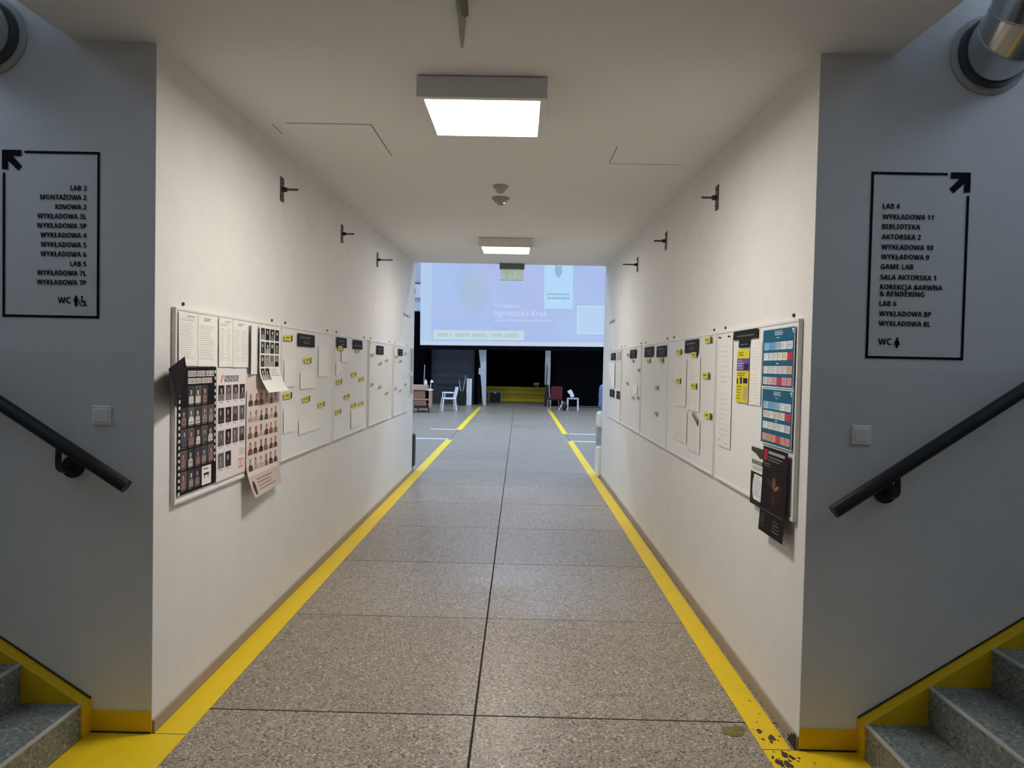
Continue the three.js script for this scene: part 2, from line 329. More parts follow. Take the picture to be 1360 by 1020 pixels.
{ // worn patch with spilt yellow paint on the slab near the timetable wall
  const sh = new THREE.Shape(); for (let j = 0; j < 16; j++) { const a = j / 16 * 6.283, q = rr(0.6, 1); sh.lineTo(Math.cos(a) * 0.075 * q, Math.sin(a) * 0.05 * q); }
  const m = single('paint_spill', new THREE.ExtrudeGeometry(sh, { depth: 0.001, bevelEnabled: false }), S({ color: lin(0.36, 0.31, 0.07), map: tex(wear, true, [6, 6]), roughness: 0.7 }), 'dull yellow paint spill on the terrazzo beside the stripe', 'paint stain');
  m.rotation.x = -Math.PI / 2; m.position.set(0.985, 0.0002, -3.045);
}

{ // broken skirting end at the timetable wall corner
  const sh = new THREE.Shape(); [[0, 0.002], [0.085, 0.002], [0.07, 0.018], [0.078, 0.03], [0.05, 0.034], [0.042, 0.052], [0.028, 0.044], [0.018, 0.066], [0.006, 0.058], [0, 0.07]].forEach(([x, y]) => sh.lineTo(x, y));
  const m = single('broken_corner', new THREE.ExtrudeGeometry(sh, { depth: 0.003, bevelEnabled: false }), M.grout, 'dark broken patch on skirting end at timetable wall corner', 'damage');
  m.rotation.y = Math.PI / 2; m.position.set(XR - 0.0155, 0, -D0 - 0.001);
}

/* --------------------------------------------------------------- stairs */
function stairs(s, x0, label, kerbLabel) {
  const g = thing('stair_flight', label, 'stairs');
  const run = 0.253, rise = 0.165, n = 9, d0 = 1.3, d1 = D0 - 0.06;
  const X = (a, b) => s < 0 ? [-b, -a] : [a, b];
  for (let k = 0; k < n; k++) {
    const top = 0.15 + rise * k, [xa, xb] = X(x0 + k * run, k === n - 1 ? SIDE - 0.005 : x0 + (k + 1) * run - 0.0005);
    const st = part(g, 'step', ranges(xa, xb, 0.001, top, d0, d1, 0.004), M.step);
    const [na, nb] = X(x0 + k * run - 0.0035, x0 + k * run + 0.010);
    part(st, 'nosing', ranges(na, nb, top - 0.011, top + 0.0015, d0, d1 - 0.001, 0.002), M.nosing, 'pale step edge');  // pale strip along the edge of each step
  }
  const sh = new THREE.Shape(), L = SIDE - 0.01 - x0;
  sh.moveTo(0, 0.001); sh.lineTo(0, 0.142); sh.lineTo(L, 0.142 + L * rise / run); sh.lineTo(L, 0.001);
  const k = new THREE.ExtrudeGeometry(sh, { depth: 0.057, bevelEnabled: true, bevelSize: 0.0015, bevelThickness: 0.0015, bevelSegments: 1 });
  if (s < 0) { k.scale(-1, 1, 1); const ix = k.attributes.position; for (let i = 0; i < ix.count; i += 3) for (const at of [k.attributes.position, k.attributes.normal, k.attributes.uv]) { const q = at.itemSize, a = at.array; for (let c = 0; c < q; c++) { const t = a[(i + 1) * q + c]; a[(i + 1) * q + c] = a[(i + 2) * q + c]; a[(i + 2) * q + c] = t; } } }
  k.translate(s * (x0 - 0.006), 0, -(D0 - 0.0035)); 
  part(g, 'kerb', k, M.yellowOrange, kerbLabel);
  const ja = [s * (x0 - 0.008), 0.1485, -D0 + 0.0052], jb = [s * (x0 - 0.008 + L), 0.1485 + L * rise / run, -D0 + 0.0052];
  part(g, 'gap_shadow', rod(ja, jb, 0.0033, 8), M.grout, 'dark strip drawn for the shaded gap between kerb and wall');  // dark rod stands in for the shadow in the gap above the kerb
  return g;
}
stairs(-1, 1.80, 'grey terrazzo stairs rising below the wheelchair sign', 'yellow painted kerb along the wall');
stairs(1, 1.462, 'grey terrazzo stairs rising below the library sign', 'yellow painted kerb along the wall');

/* ------------------------------------------------------------ handrails */
function handrail(a, b, plate, label) {
  const g = thing('handrail', label, 'handrail');
  const z = -2.80, v = new THREE.Vector2(b[0] - a[0], b[1] - a[1]).multiplyScalar(5), e = [a[0] + v.x, a[1] + v.y];
  part(g, 'rail', rod([a[0], a[1], z], [e[0], e[1], z], 0.0275, 24), M.rail);
  const bez = (p) => { part(g, 'wall_plate', new THREE.CylinderGeometry(0.047, 0.047, 0.012, 28).rotateX(Math.PI / 2).translate(p[0], p[1], -D0 + 0.0075), M.rail); part(g, 'bracket_arm', tube([[p[0], p[1], -D0 + 0.01], [p[0], p[1] - 0.004, -2.825], [p[0], p[1] + 0.012, z], [p[0], p[2], z]], 0.012), M.rail); };
  for (const k of [0, 1.6, 3.2]) { const px = plate[0] + v.x * k / 5, on = a[1] + v.y * (px - a[0]) / v.x - 0.02; bez([px, plate[1] + v.y * k / 5, on]); }
  return g;
}
handrail([-1.593, 1.073], [-2.114, 1.403], [-1.872, 1.135], 'black round handrail on brackets under the wheelchair sign');
handrail([1.283, 1.035], [2.027, 1.545], [1.535, 1.105], 'black round handrail on brackets under the library sign');

/* ---------------------------------------------------------- light switches */
for (const [x, y, l] of [[-1.753, 1.355, 'square white light switch above the handrail below wheelchair sign'], [1.43, 1.341, 'square white light switch above the handrail below library sign']]) {
  const g = thing('light_switch', l, 'light switch'); g.position.set(x, y, -D0 + 0.0015);
  part(g, 'plate', rb(0.08, 0.08, 0.009, 0.003, 0, 0, 0.0045), M.plastic);
  const r = part(g, 'rocker', rb(0.055, 0.055, 0.006, 0.002, 0, 0, 0.0105), M.plastic); r.rotation.x = 0.04;
}

/* ------------------------------------------------------------ wall signs */
const font = await new FontLoader().loadAsync('fonts/droid/droid_sans_bold.typeface.json');
function textGeo(str, cap, widthPerEm, align) {
  const t = new TextGeometry(str, { font, size: 1, depth: 0.05, curveSegments: 4, bevelEnabled: false });
  t.computeBoundingBox(); const b = t.boundingBox, ref = 0.714;
  const sy = cap / ref, sx = sy * widthPerEm;
  t.translate(align === 'right' ? -b.max.x : -b.min.x, -ref / 2, 0); t.scale(sx, sy, 0.0008 / 0.05);
  return t;
}
const disc = (r, x, y) => new THREE.CylinderGeometry(r, r, 0.0008, 20).rotateX(Math.PI / 2).translate(x, y, 0.0004);
function shapeGeo(pts) { const s = new THREE.Shape(); pts.forEach(([x, y], i) => i ? s.lineTo(x, y) : s.moveTo(x, y)); return new THREE.ExtrudeGeometry(s, { depth: 0.0008, bevelEnabled: false }); }
function man(x, y) { return merge([disc(0.0052, x, y + 0.017), shapeGeo([[x - 0.009, y + 0.011], [x + 0.009, y + 0.011], [x + 0.009, y - 0.005], [x + 0.0055, y - 0.005], [x + 0.0055, y - 0.022], [x - 0.0055, y - 0.022], [x - 0.0055, y - 0.005], [x - 0.009, y - 0.005]])]); }
function woman(x, y) { return merge([disc(0.0052, x, y + 0.017), shapeGeo([[x - 0.006, y + 0.011], [x + 0.006, y + 0.011], [x + 0.012, y - 0.010], [x + 0.005, y - 0.010], [x + 0.004, y - 0.022], [x - 0.004, y - 0.022], [x - 0.005, y - 0.010], [x - 0.012, y - 0.010]])]); }
function wheelchair(x, y) {
  const ring = new THREE.TorusGeometry(0.0115, 0.0022, 4, 24, 4.6).scale(1, 1, 0.2).rotateZ(2.6).translate(x - 0.001, y - 0.009, 0.0004);
  return merge([disc(0.0045, x - 0.003, y + 0.017), ring, shapeGeo([[x - 0.006, y + 0.011], [x - 0.001, y + 0.011], [x, y - 0.002], [x + 0.009, y - 0.002], [x + 0.013, y - 0.016], [x + 0.018, y - 0.016], [x + 0.018, y - 0.02], [x + 0.010, y - 0.02], [x + 0.006, y - 0.007], [x - 0.005, y - 0.007]])].map((g) => { g.deleteAttribute('uv'); return g; }));
}
function sign(x0, x1, y0, y1, side, rows, label) {
  const g = thing('wayfinding_sign', label, 'wall sign'); const t = 0.0105, a = 0.092;
  g.position.set(0, 0, -D0 + 0.0001);
  const bar = (ax, bx_, ay, by) => part(g, 'border', bx(bx_ - ax, by - ay, 0.0008, (ax + bx_) / 2, (ay + by) / 2, 0.0004 + (y0 < 1.62 || ay < 1.62 ? 0.0016 : 0.0016)), M.vinyl);
  if (side < 0) { bar(x0 + a, x1, y1 - t, y1); bar(x0, x0 + t, y0, y1 - a); bar(x1 - t, x1, y0, y1 - t); } else { bar(x0, x1 - a, y1 - t, y1); bar(x1 - t, x1, y0, y1 - a); bar(x0, x0 + t, y0, y1 - t); }
  bar(x0, x1, y0, y0 + t);
  const cx = side < 0 ? x0 - 0.003 : x1 + 0.003, q = -side, L = 0.082, T = 0.026, k = 0.0125;
  const P = [[0, 0], [q * L, 0], [q * L, -T], [q * (T + 0.02), -T], [q * (L + 0.004), -(L - 0.014)], [q * (L - 0.014), -(L + 0.004)], [q * T, -(T + 0.02)], [q * T, -L], [0, -L]];
  const ar = shapeGeo((q > 0 ? P.slice().reverse() : P).map(([px, py]) => [cx + px, y1 + 0.003 + py])); ar.translate(0, 0, 0.0016);
  part(g, 'arrow', ar, M.vinyl);
  for (const [str, x, y, cap, em] of rows) { const tg = textGeo(str, cap, em, side < 0 ? 'right' : 'left'); tg.translate(x, y, 0.0016); part(g, 'lettering', tg, M.vinyl); }
  return g;
}
{
  const L = ['LAB 3', 'MONTAŻOWA 2', 'KINOWA 2', 'WYKŁADOWA 3L', 'WYKŁADOWA 3P', 'WYKŁADOWA 4', 'WYKŁADOWA 5', 'WYKŁADOWA 6', 'LAB 5', 'WYKŁADOWA 7L', 'WYKŁADOWA 7P'];
  const rows = L.map((s, i) => [s, -1.824, 2.301 - i * 0.0394, 0.0150, 0.925]);
  rows.push(['WC', -1.888, 1.832, 0.0185, 1.0]);
  const g = sign(-2.177, -1.768, 1.761, 2.455, -1, rows, 'black outlined room list with corner arrow, ending in wheelchair symbol');
  part(g, 'pictogram', man(-1.866, 1.834).translate(0, 0, 0.0016), M.vinyl, 'standing man symbol');
  part(g, 'pictogram', wheelchair(-1.838, 1.834).translate(0, 0, 0.0016), M.vinyl, 'wheelchair symbol');
}
{
  const R = [['LAB 4', 275], ['WYKŁADOWA 11', 289], ['BIBLIOTEKA', 302], ['AKTORSKA 2', 315.5], ['WYKŁADOWA 10', 329], ['WYKŁADOWA 9', 342], ['GAME LAB', 355], ['SALA AKTORSKA 1', 369], ['KOREKCJA BARWNA', 382], ['& RENDERING', 391], ['LAB 6', 404], ['WYKŁADOWA 8P', 417.5], ['WYKŁADOWA 8L', 430.5]];
  const rows = R.map(([s, p]) => [s, 1.488, 2.431 - (p - 229) * 0.00311, 0.0150, 0.95]);
  rows.push(['WC', 1.488, 2.431 - (455 - 229) * 0.00311, 0.0185, 1.0]);
  const g = sign(1.437, 1.841, 1.661, 2.431, 1, rows, 'black outlined room list with corner arrow, listing the library');
  part(g, 'pictogram', woman(1.566, 2.431 - (455 - 229) * 0.00311).translate(0, 0, 0.0016), M.vinyl, 'standing woman symbol');
}

/* ------------------------------------------------------ ventilation ducts */
function duct(x, y, label) {
  const g = thing('ventilation_duct', label, 'duct'); g.position.set(x, y, -D0);
  const r = 0.128, R = 0.21, segs = 4, s0 = 0.055;
  part(g, 'plaster_ring', new THREE.TorusGeometry(0.140, 0.022, 10, 40).scale(1, 1, 0.55).translate(0, 0, 0.008), M.plaster, 'rough grey mortar collar');
  part(g, 'flange', new THREE.CylinderGeometry(r + 0.012, r + 0.012, 0.04, 40).rotateX(Math.PI / 2).translate(0, 0, 0.03), M.galvDark, 'dark rubber sleeve');
  // segmented elbow: centre line turns from +z to +y
  const pt = (t) => [0, R - R * Math.cos(t), s0 + R * Math.sin(t)];
  for (let k = 0; k < segs; k++) {
    const a0 = k / segs * Math.PI / 2, a1 = (k + 1) / segs * Math.PI / 2, ring = (t) => { const o = []; for (let j = 0; j <= 40; j++) { const q = j / 40 * Math.PI * 2, c = pt(t); o.push([c[0] + r * Math.cos(q), c[1] - r * Math.sin(q) * Math.cos(t) * -1, c[2] - r * Math.sin(q) * Math.sin(t)]); } return o; };
    const A = ring(a0), B = ring(a1), v = [], nrm = [], mid = (a0 + a1) / 2;
    for (let j = 0; j < 40; j++) for (const [P, i] of [[A, j], [A, j + 1], [B, j], [B, j], [A, j + 1], [B, j + 1]]) { v.push(...P[i]); const q = i / 40 * Math.PI * 2; nrm.push(Math.cos(q), Math.sin(q) * Math.cos(mid), -Math.sin(q) * Math.sin(mid)); }
    const bg = new THREE.BufferGeometry(); bg.setAttribute('position', new THREE.Float32BufferAttribute(v, 3)); bg.setAttribute('normal', new THREE.Float32BufferAttribute(nrm, 3)); bg.setAttribute('uv', new THREE.Float32BufferAttribute(new Float32Array(v.length / 3 * 2), 2));
    part(g, 'elbow_segment', bg, M.galv);
    const tor = new THREE.TorusGeometry(r + 0.001, 0.0035, 6, 40).rotateX(-a1).translate(...pt(a1)); part(g, 'seam', tor, M.galv);
  }
  part(g, 'collar', new THREE.CylinderGeometry(r, r, s0 - 0.045, 40, 1, true).rotateX(Math.PI / 2).translate(0, 0, (s0 + 0.05) / 2 - 0.002), M.galv);
  part(g, 'riser_pipe', new THREE.CylinderGeometry(r, r, 2.6, 40, 1, true).translate(0, R + 1.3, s0 + R), M.galv);
}
duct(-2.235, 2.925, 'galvanised duct elbow leaving the wall above the wheelchair sign');
duct(1.90, 2.912, 'galvanised duct elbow leaving the wall above the library sign');
{ // peg under the landing slab, its soft shadow shaped as a grey strip
  const g = thing('peg_and_shadow', 'dark peg under the landing slab, its shadow shaped as tapering grey strip', 'peg and shadow');
  const y = (d) => ceilY(d);
  const s = [[-0.262, -0.204, 2.30, 0.020], [-0.255, -0.212, 2.50, 0.018], [-0.259, -0.230, 2.66, 0.014], [-0.266, -0.247, 2.80, 0.009], [-0.268, -0.260, 2.90, 0.003]];
  const v = [];
  const q4 = (a, b, c, d) => v.push(...a, ...b, ...c, ...a, ...c, ...d);
  for (let i = 0; i < s.length - 1; i++) {
    const [a, b, c, h] = s[i], [e, f, k, l] = s[i + 1], A = [a, y(c), -c], B = [b, y(c), -c], A1 = [a + 0.006, y(c) - h, -c], B1 = [b - 0.006, y(c) - h, -c], E = [e, y(k), -k], F = [f, y(k), -k], E1 = [e + 0.003, y(k) - l, -k], F1 = [f - 0.003, y(k) - l, -k];
    q4(A, A1, E1, E); q4(A1, B1, F1, E1); q4(B1, B, F, F1);
  }
  const bg = new THREE.BufferGeometry(); bg.setAttribute('position', new THREE.Float32BufferAttribute(v, 3)); bg.setAttribute('uv', new THREE.Float32BufferAttribute(new Float32Array(v.length / 3 * 2), 2)); bg.computeVertexNormals();
  part(g, 'cover', bg, S({ color: lin(0.30, 0.32, 0.29), roughness: 0.6, side: THREE.DoubleSide }));
  part(g, 'peg', rod([-0.216, y(2.34) - 0.03, -2.34], [-0.224, y(2.55) - 0.028, -2.55], 0.013), M.bracket, 'dark peg');
}

/* ------------------------------------------- ceiling sensors and exit sign */
{
  const prof = (pts) => new THREE.LatheGeometry(pts.map(([x, y]) => new THREE.Vector2(x, y)), 32);
  const g = thing('ceiling_sensor', 'small conical grey motion sensor on the passage ceiling', 'sensor');
  g.position.set(-0.171, ceilY(5.29), -5.29);
  part(g, 'base', prof([[0, 0], [0.058, 0], [0.058, -0.012], [0.05, -0.016], [0, -0.016]].reverse()), M.sensor);
  part(g, 'dome', prof([[0.048, -0.016], [0.030, -0.046], [0.016, -0.056], [0, -0.058]].reverse()), M.sensor);
  const h = thing('smoke_detector', 'round white smoke detector with tiny lamp on the passage ceiling', 'smoke detector');
  h.position.set(-0.182, ceilY(5.70), -5.70);
  part(h, 'base', prof([[0, 0], [0.072, 0], [0.072, -0.010], [0.062, -0.018], [0, -0.018]].reverse()), M.sensor);
  part(h, 'chamber', prof([[0.055, -0.018], [0.050, -0.034], [0.026, -0.046], [0.022, -0.058], [0, -0.060]].reverse()), M.sensor);
  part(h, 'indicator', new THREE.SphereGeometry(0.006, 10, 8).translate(0.03, -0.044, 0.012), S({ color: lin(0.8, 0.8, 0.8), emissive: lin(1, 1, 1), emissiveIntensity: 1.2 }), 'tiny lit indicator');
}
{
  const g = thing('exit_sign', 'hanging green exit sign under a grey housing at passage end', 'exit sign');
  g.position.set(-0.133, ceilY(9.93) - 0.0005, -9.93);
  part(g, 'housing', rb(0.355, 0.085, 0.06, 0.004, 0, -0.043, 0), S({ color: lin(0.16, 0.16, 0.16), roughness: 0.5 }));
  const c = canvas(256, 128, (x, w, h) => { x.fillStyle = '#b9c9c6'; x.fillRect(0, 0, w, h); x.fillStyle = '#a9c9b2'; x.fillRect(60, 8, 130, 112); x.fillStyle = '#bfd6c6'; x.beginPath(); x.arc(112, 34, 9, 0, 7); x.fill(); x.fillRect(100, 46, 22, 34); x.fillRect(92, 78, 14, 30); x.fillRect(116, 78, 12, 30); x.fillRect(146, 22, 30, 86); });
  const t = tex(c);
  part(g, 'panel', bx(0.325, 0.145, 0.008, 0, -0.158, 0), S({ map: t, emissive: lin(1, 1, 1), emissiveMap: t, emissiveIntensity: 0.45, roughness: 0.3 }), 'translucent green sign panel');
  part(g, 'lower_edge', bx(0.33, 0.012, 0.012, -0.004, -0.237, 0), M.white);
}

/* ----------------------------------------------------- wall rod brackets */
for (const [s, list] of [[-1, [[4.418, 2.688, 0.085], [5.912, 2.691, 0.085], [7.38, 2.694, 0.145]]], [1, [[4.36, 2.672, 0.08], [5.863, 2.673, 0.085], [7.27, 2.679, 0.135]]]]) {
  const W = s < 0 ? 'portrait poster' : 'timetable', ord = ['nearest stairwell', 'middle of three', 'nearest hall'];
  list.forEach(([d, y, len], i) => {
    const g = thing('wall_bracket', 'dark metal rod bracket high on ' + W + ' wall, ' + ord[i], 'bracket', 'rod brackets along the passage walls');
    g.position.set(s < 0 ? XL : XR, y, -d); g.rotation.y = -s * Math.PI / 2;
    part(g, 'plate', rb(0.062, 0.155, 0.006, 0.002, 0, 0, 0.003), M.bracket);
    part(g, 'boss', new THREE.CylinderGeometry(0.014, 0.017, 0.03, 16).rotateX(Math.PI / 2).translate(0, 0, 0.02), M.black);
    part(g, 'rod', rod([0, 0, 0.02], [0, 0, 0.02 + len], 0.0075), M.bracket);
    for (const [px, py] of [[-0.019, 0.06], [0.019, 0.045], [-0.019, -0.045], [0.019, -0.06]]) part(g, 'screw', new THREE.CylinderGeometry(0.006, 0.006, 0.004, 10).rotateX(Math.PI / 2).translate(px, py, 0.0075), M.black);
  });
}

/* --------------------------------------------------------- notice boards */
const YB = 0.95, YT = 1.828, THICK = 0.021;
function onWall(o, s, d, y, off = 0) { o.position.set(s < 0 ? XL + off : XR - off, y, -d); o.rotation.y = -s * Math.PI / 2; return o; }
function board(s, d0, d1, label, y0 = YB, y1 = YT) {
  const g = onWall(thing('notice_board', label, 'notice board', 'white notice boards in the passage'), s, (d0 + d1) / 2, (y0 + y1) / 2);
  const w = d1 - d0, h = y1 - y0, f = 0.014;
  part(g, 'panel', bx(w - 2 * f, h - 2 * f, THICK - 0.005, 0, 0, (THICK - 0.005) / 2 + 0.001), M.board);
  part(g, 'frame', rb(w, f, THICK, 0.002, 0, h / 2 - f / 2, THICK / 2), M.frame); part(g, 'frame', rb(w, f, THICK, 0.002, 0, -h / 2 + f / 2, THICK / 2), M.frame);
  part(g, 'frame', rb(f, h - 2 * f, THICK, 0.002, w / 2 - f / 2, 0, THICK / 2), M.frame); part(g, 'frame', rb(f, h - 2 * f, THICK, 0.002, -w / 2 + f / 2, 0, THICK / 2), M.frame);
  for (const q of [-1, 1]) part(g, 'screw', new THREE.CylinderGeometry(0.008, 0.008, 0.008, 12).rotateX(Math.PI / 2).translate(q * (w / 2 - 0.1), h / 2 + 0.02, 0.004), M.black);
  return g;
}
board(-1, 3.035, 4.362, 'white notice board covered with portrait posters and curling sheets');
board(-1, 4.405, 5.598, 'white notice board with one black header card and five yellow tags');
board(-1, 5.668, 6.895, 'white notice board with two black header cards and nine yellow tags');
board(-1, 6.995, 8.222, 'white notice board with one black header, next but one to the small grey frames');
board(-1, 8.368, 9.435, 'white notice board with one black header, beside the small grey frames');
board(1, 8.135, 9.30, 'white notice board with three black squares beside the water cooler');
board(1, 6.82, 8.06, 'white notice board with one small black header and six pale tags');
board(1, 5.60, 6.78, 'nearly empty white notice board with two black headers at its top');
board(1, 4.235, 5.56, 'white notice board with one black header and eight yellow tags');
board(1, 2.985, 4.20, 'white notice board with blue timetables and yellow poster');

/* papers: thin bent sheets; bend(u, v) gives the lift in metres, u along the sheet, v from its bottom */
function sheetGeo(w, h, bend, nu = 10, nv = 14, t = 0.0007) {
  const g = new THREE.BoxGeometry(w, h, t, nu, nv, 1), p = g.attributes.position;
  for (let i = 0; i < p.count; i++) p.setZ(i, p.getZ(i) + t / 2 + bend(p.getX(i) / w + 0.5, p.getY(i) / h + 0.5));
  g.computeVertexNormals(); return g;
}
const flat = (k = 0.003) => (u, v) => k * (0.4 + 0.6 * Math.pow(Math.abs(2 * u - 1), 3)) * (1 - 0.7 * v);
function paper(name, s, [d0, d1, y0, y1], mat, label, category, bend = flat(), layer = 0, group) {
  if (d0 > d1) [d0, d1] = [d1, d0];
  const m = single(name, sheetGeo(d1 - d0, y1 - y0, bend), mat, label, category, group);
  return onWall(m, s, (d0 + d1) / 2, (y0 + y1) / 2, THICK + 0.0005 + layer * 0.0022);
}
/* printed matter */
const ink = (g, x, y, w, n, gap, h, col, ragged = 0.35) => { g.fillStyle = col; for (let i = 0; i < n; i++) { g.globalAlpha = rr(0.55, 0.95); g.fillRect(x, y + i * gap, w * (1 - ragged * rnd()), h); } g.globalAlpha = 1; };
function figure(g, x, y, w, h, bg, skin, cloth, hair) {
  g.save(); g.beginPath(); g.rect(x, y, w, h); g.clip(); g.fillStyle = bg; g.fillRect(x, y, w, h);
  const cx = x + w * rr(0.42, 0.58), hy = y + h * rr(0.27, 0.35), hr = Math.min(w, h) * rr(0.15, 0.19), sw = w * rr(0.34, 0.46);
  g.globalAlpha = 0.35; g.fillStyle = hair; g.fillRect(x, y + h * rr(0.6, 0.8), w, h); g.globalAlpha = 1;
  g.fillStyle = cloth; g.beginPath(); g.moveTo(cx - sw, y + h); g.lineTo(cx - sw * 0.95, y + h * 0.68); g.quadraticCurveTo(cx - sw * 0.8, y + h * 0.55, cx, y + h * 0.52); g.quadraticCurveTo(cx + sw * 0.8, y + h * 0.55, cx + sw * 0.95, y + h * 0.68); g.lineTo(cx + sw, y + h); g.fill();
  g.fillStyle = hair; g.beginPath(); g.ellipse(cx, hy + hr * 0.1, hr * 1.2, hr * rr(1.25, 1.9), 0, 0, 7); g.fill();
  g.fillStyle = skin; g.fillRect(cx - hr * 0.4, hy + hr * 0.6, hr * 0.8, hr * 0.9); g.beginPath(); g.ellipse(cx, hy + hr * 0.2, hr * 0.82, hr * 1.05, 0, 0, 7); g.fill();
  g.fillStyle = rnd() < 0.5 ? hair : skin; g.globalAlpha = 0.5; g.fillRect(cx - sw * 0.5, y + h * rr(0.7, 0.85), sw, h * 0.07); g.globalAlpha = 1; g.restore();
}
const pick = (a) => a[Math.floor(rnd() * a.length)];
const P = (c, rough = 0.6) => matt({ map: tex(c), roughness: rough });
const pageTex = (cols, heads) => canvas(300, 400, (g, w, h) => {
  g.fillStyle = '#efeee9'; g.fillRect(0, 0, w, h);
  if (heads) { g.fillStyle = heads; g.globalAlpha = 0.6; g.fillRect(w * 0.45, 24, w * 0.4, 12); g.globalAlpha = 1; ink(g, 30, 48, w - 70, 2, 12, 4, '#8d8a84'); } else ink(g, 90, 26, 120, 2, 14, 7, '#77746e');
  for (let c = 0; c < cols; c++) ink(g, 24 + c * (w - 40) / cols, 86, (w - 60) / cols, 17, 16, 3.4, '#a5a29b');
});
const blackPoster = canvas(512, 740, (g, w, h) => {
  g.fillStyle = '#16131a'; g.fillRect(0, 0, w, h);
  for (let i = 0; i < 16; i++) { g.fillStyle = '#e9e4de'; g.fillRect(6, 150 + i * 38, 20, 19); if (i < 15) g.fillRect(w - 22, 20 + i * 40, 16, 20); }
  const word = (x, y, ww, hh) => { g.fillStyle = '#dcd7d0'; g.fillRect(x, y, ww, hh); for (let k = 0; k < ww - 12; k += 15) { g.fillStyle = '#2a262c'; g.fillRect(x + 6 + k, y + 5, rr(5, 9), hh - 10); g.fillStyle = '#dcd7d0'; g.fillRect(x + 8 + k, y + rr(9, 15), 5, 5); } };
  word(120, 22, 110, 34); word(240, 22, 110, 34); word(362, 22, 118, 34); word(120, 66, 170, 32); word(298, 66, 150, 32);
  for (let r = 0; r < 5; r++) for (let c = 0; c < 5; c++) {
    if (r === 0 && (c === 0 || c === 4)) continue; if (r === 4 && c > 2) continue;
    const x = 34 + c * 91, y = 112 + r * 124, red = rnd() < 0.35;
    figure(g, x, y, 80, 104, pick(['#4c494c', '#6a6568', '#57525a', '#403b40', '#6e5f5c']), red ? '#bf9a8e' : pick(['#b9b3ae', '#d8d2cc', '#c7b3a8']), red ? '#94716b' : pick(['#c9c4c0', '#8f8a88', '#5d595c', '#dcd8d2']), '#1d1a1c');
    g.fillStyle = '#8b8686'; g.fillRect(x + 8, y + 109, 56, 4);
  }
  g.fillStyle = '#f1eeea'; g.fillRect(314, 612, 132, 116); ink(g, 335, 626, 90, 1, 10, 8, '#222'); g.fillStyle = '#1a1a1c'; g.fillRect(340, 656, 76, 14); g.fillRect(346, 668, 10, 22); g.fillRect(398, 668, 10, 22);
});
const whitePoster = canvas(512, 740, (g, w, h) => {
  g.fillStyle = '#e9e3e4'; g.fillRect(0, 0, w, h);
  g.fillStyle = '#d98f86'; g.beginPath(); g.moveTo(60, 88); g.lineTo(92, 34); g.lineTo(116, 46); g.lineTo(84, 92); g.fill();
  g.fillStyle = '#3e3c40'; for (let k = 0; k < 9; k++) g.fillRect(130 + k * 28, 44, 19, 44); g.fillStyle = '#e9e3e4'; for (let k = 0; k < 9; k++) g.fillRect(135 + k * 28, 54 + (k % 3) * 8, 9, 9);
  for (let r = 0; r < 4; r++) for (let c = 0; c < 4; c++) {
    if (r === 3 && c > 1) continue; const x = 28 + c * 122, y = 108 + r * 150, mono = rnd() < 0.6;
    figure(g, x, y, 100, 104, pick(['#2a2328', '#4c444a', '#33282c', '#6b6468']), mono ? '#b7abab' : '#b98f86', pick(['#3a3238', '#6e6468', '#8f8386', '#4e3438']), pick(['#17130f', '#2b2020']));
    ink(g, x + 20, y + 112, 62, 1, 8, 6, '#8b8286');
  }
  g.strokeStyle = '#d9694f'; g.lineWidth = 9; g.strokeRect(388, 640, 34, 56); g.strokeRect(440, 640, 34, 56); g.fillStyle = '#cfc9c8'; g.fillRect(400, 560, 88, 50);
});
const pinkPoster = canvas(512, 640, (g, w, h) => {
  g.fillStyle = '#e0d2cb'; g.fillRect(0, 0, w, h);
  for (let r = 0; r < 5; r++) for (let c = 0; c < 6; c++) figure(g, 22 + c * 80, 18 + r * 98, 70, 82, '#e0d2cb', pick(['#c08b78', '#d8a793', '#b57f6f']), pick(['#3a2c2a', '#7a3f3a', '#c9aaa0', '#4a4440', '#8f5f55']), pick(['#1f1614', '#3b2418', '#5a3a24']));
  g.fillStyle = '#c9bab2'; g.fillRect(0, 520, w, 120); ink(g, 110, 545, 330, 4, 20, 8, '#8d6f66'); g.fillStyle = '#4a3230'; g.beginPath(); g.ellipse(50, 590, 22, 42, 0, 0, 7); g.fill();
});
const stripPoster = canvas(400, 560, (g, w, h) => {
  g.fillStyle = '#ecebe6'; g.fillRect(0, 0, w, h);
  for (let r = 0; r < 4; r++) for (let c = 0; c < 4; c++) { if (r === 3 && c > 1) continue; figure(g, 24 + c * 90, 26 + r * 112, 78, 98, pick(['#191919', '#4c4a48', '#8a8784', '#2c2b2a']), pick(['#c9c5c0', '#8d8884', '#e3dfda']), pick(['#111', '#6d6a66', '#2c2b29', '#a5a19c']), pick(['#0b0b0b', '#2c2a28'])); }
  ink(g, 220, 372, 150, 4, 16, 6, '#9d9a94');
});
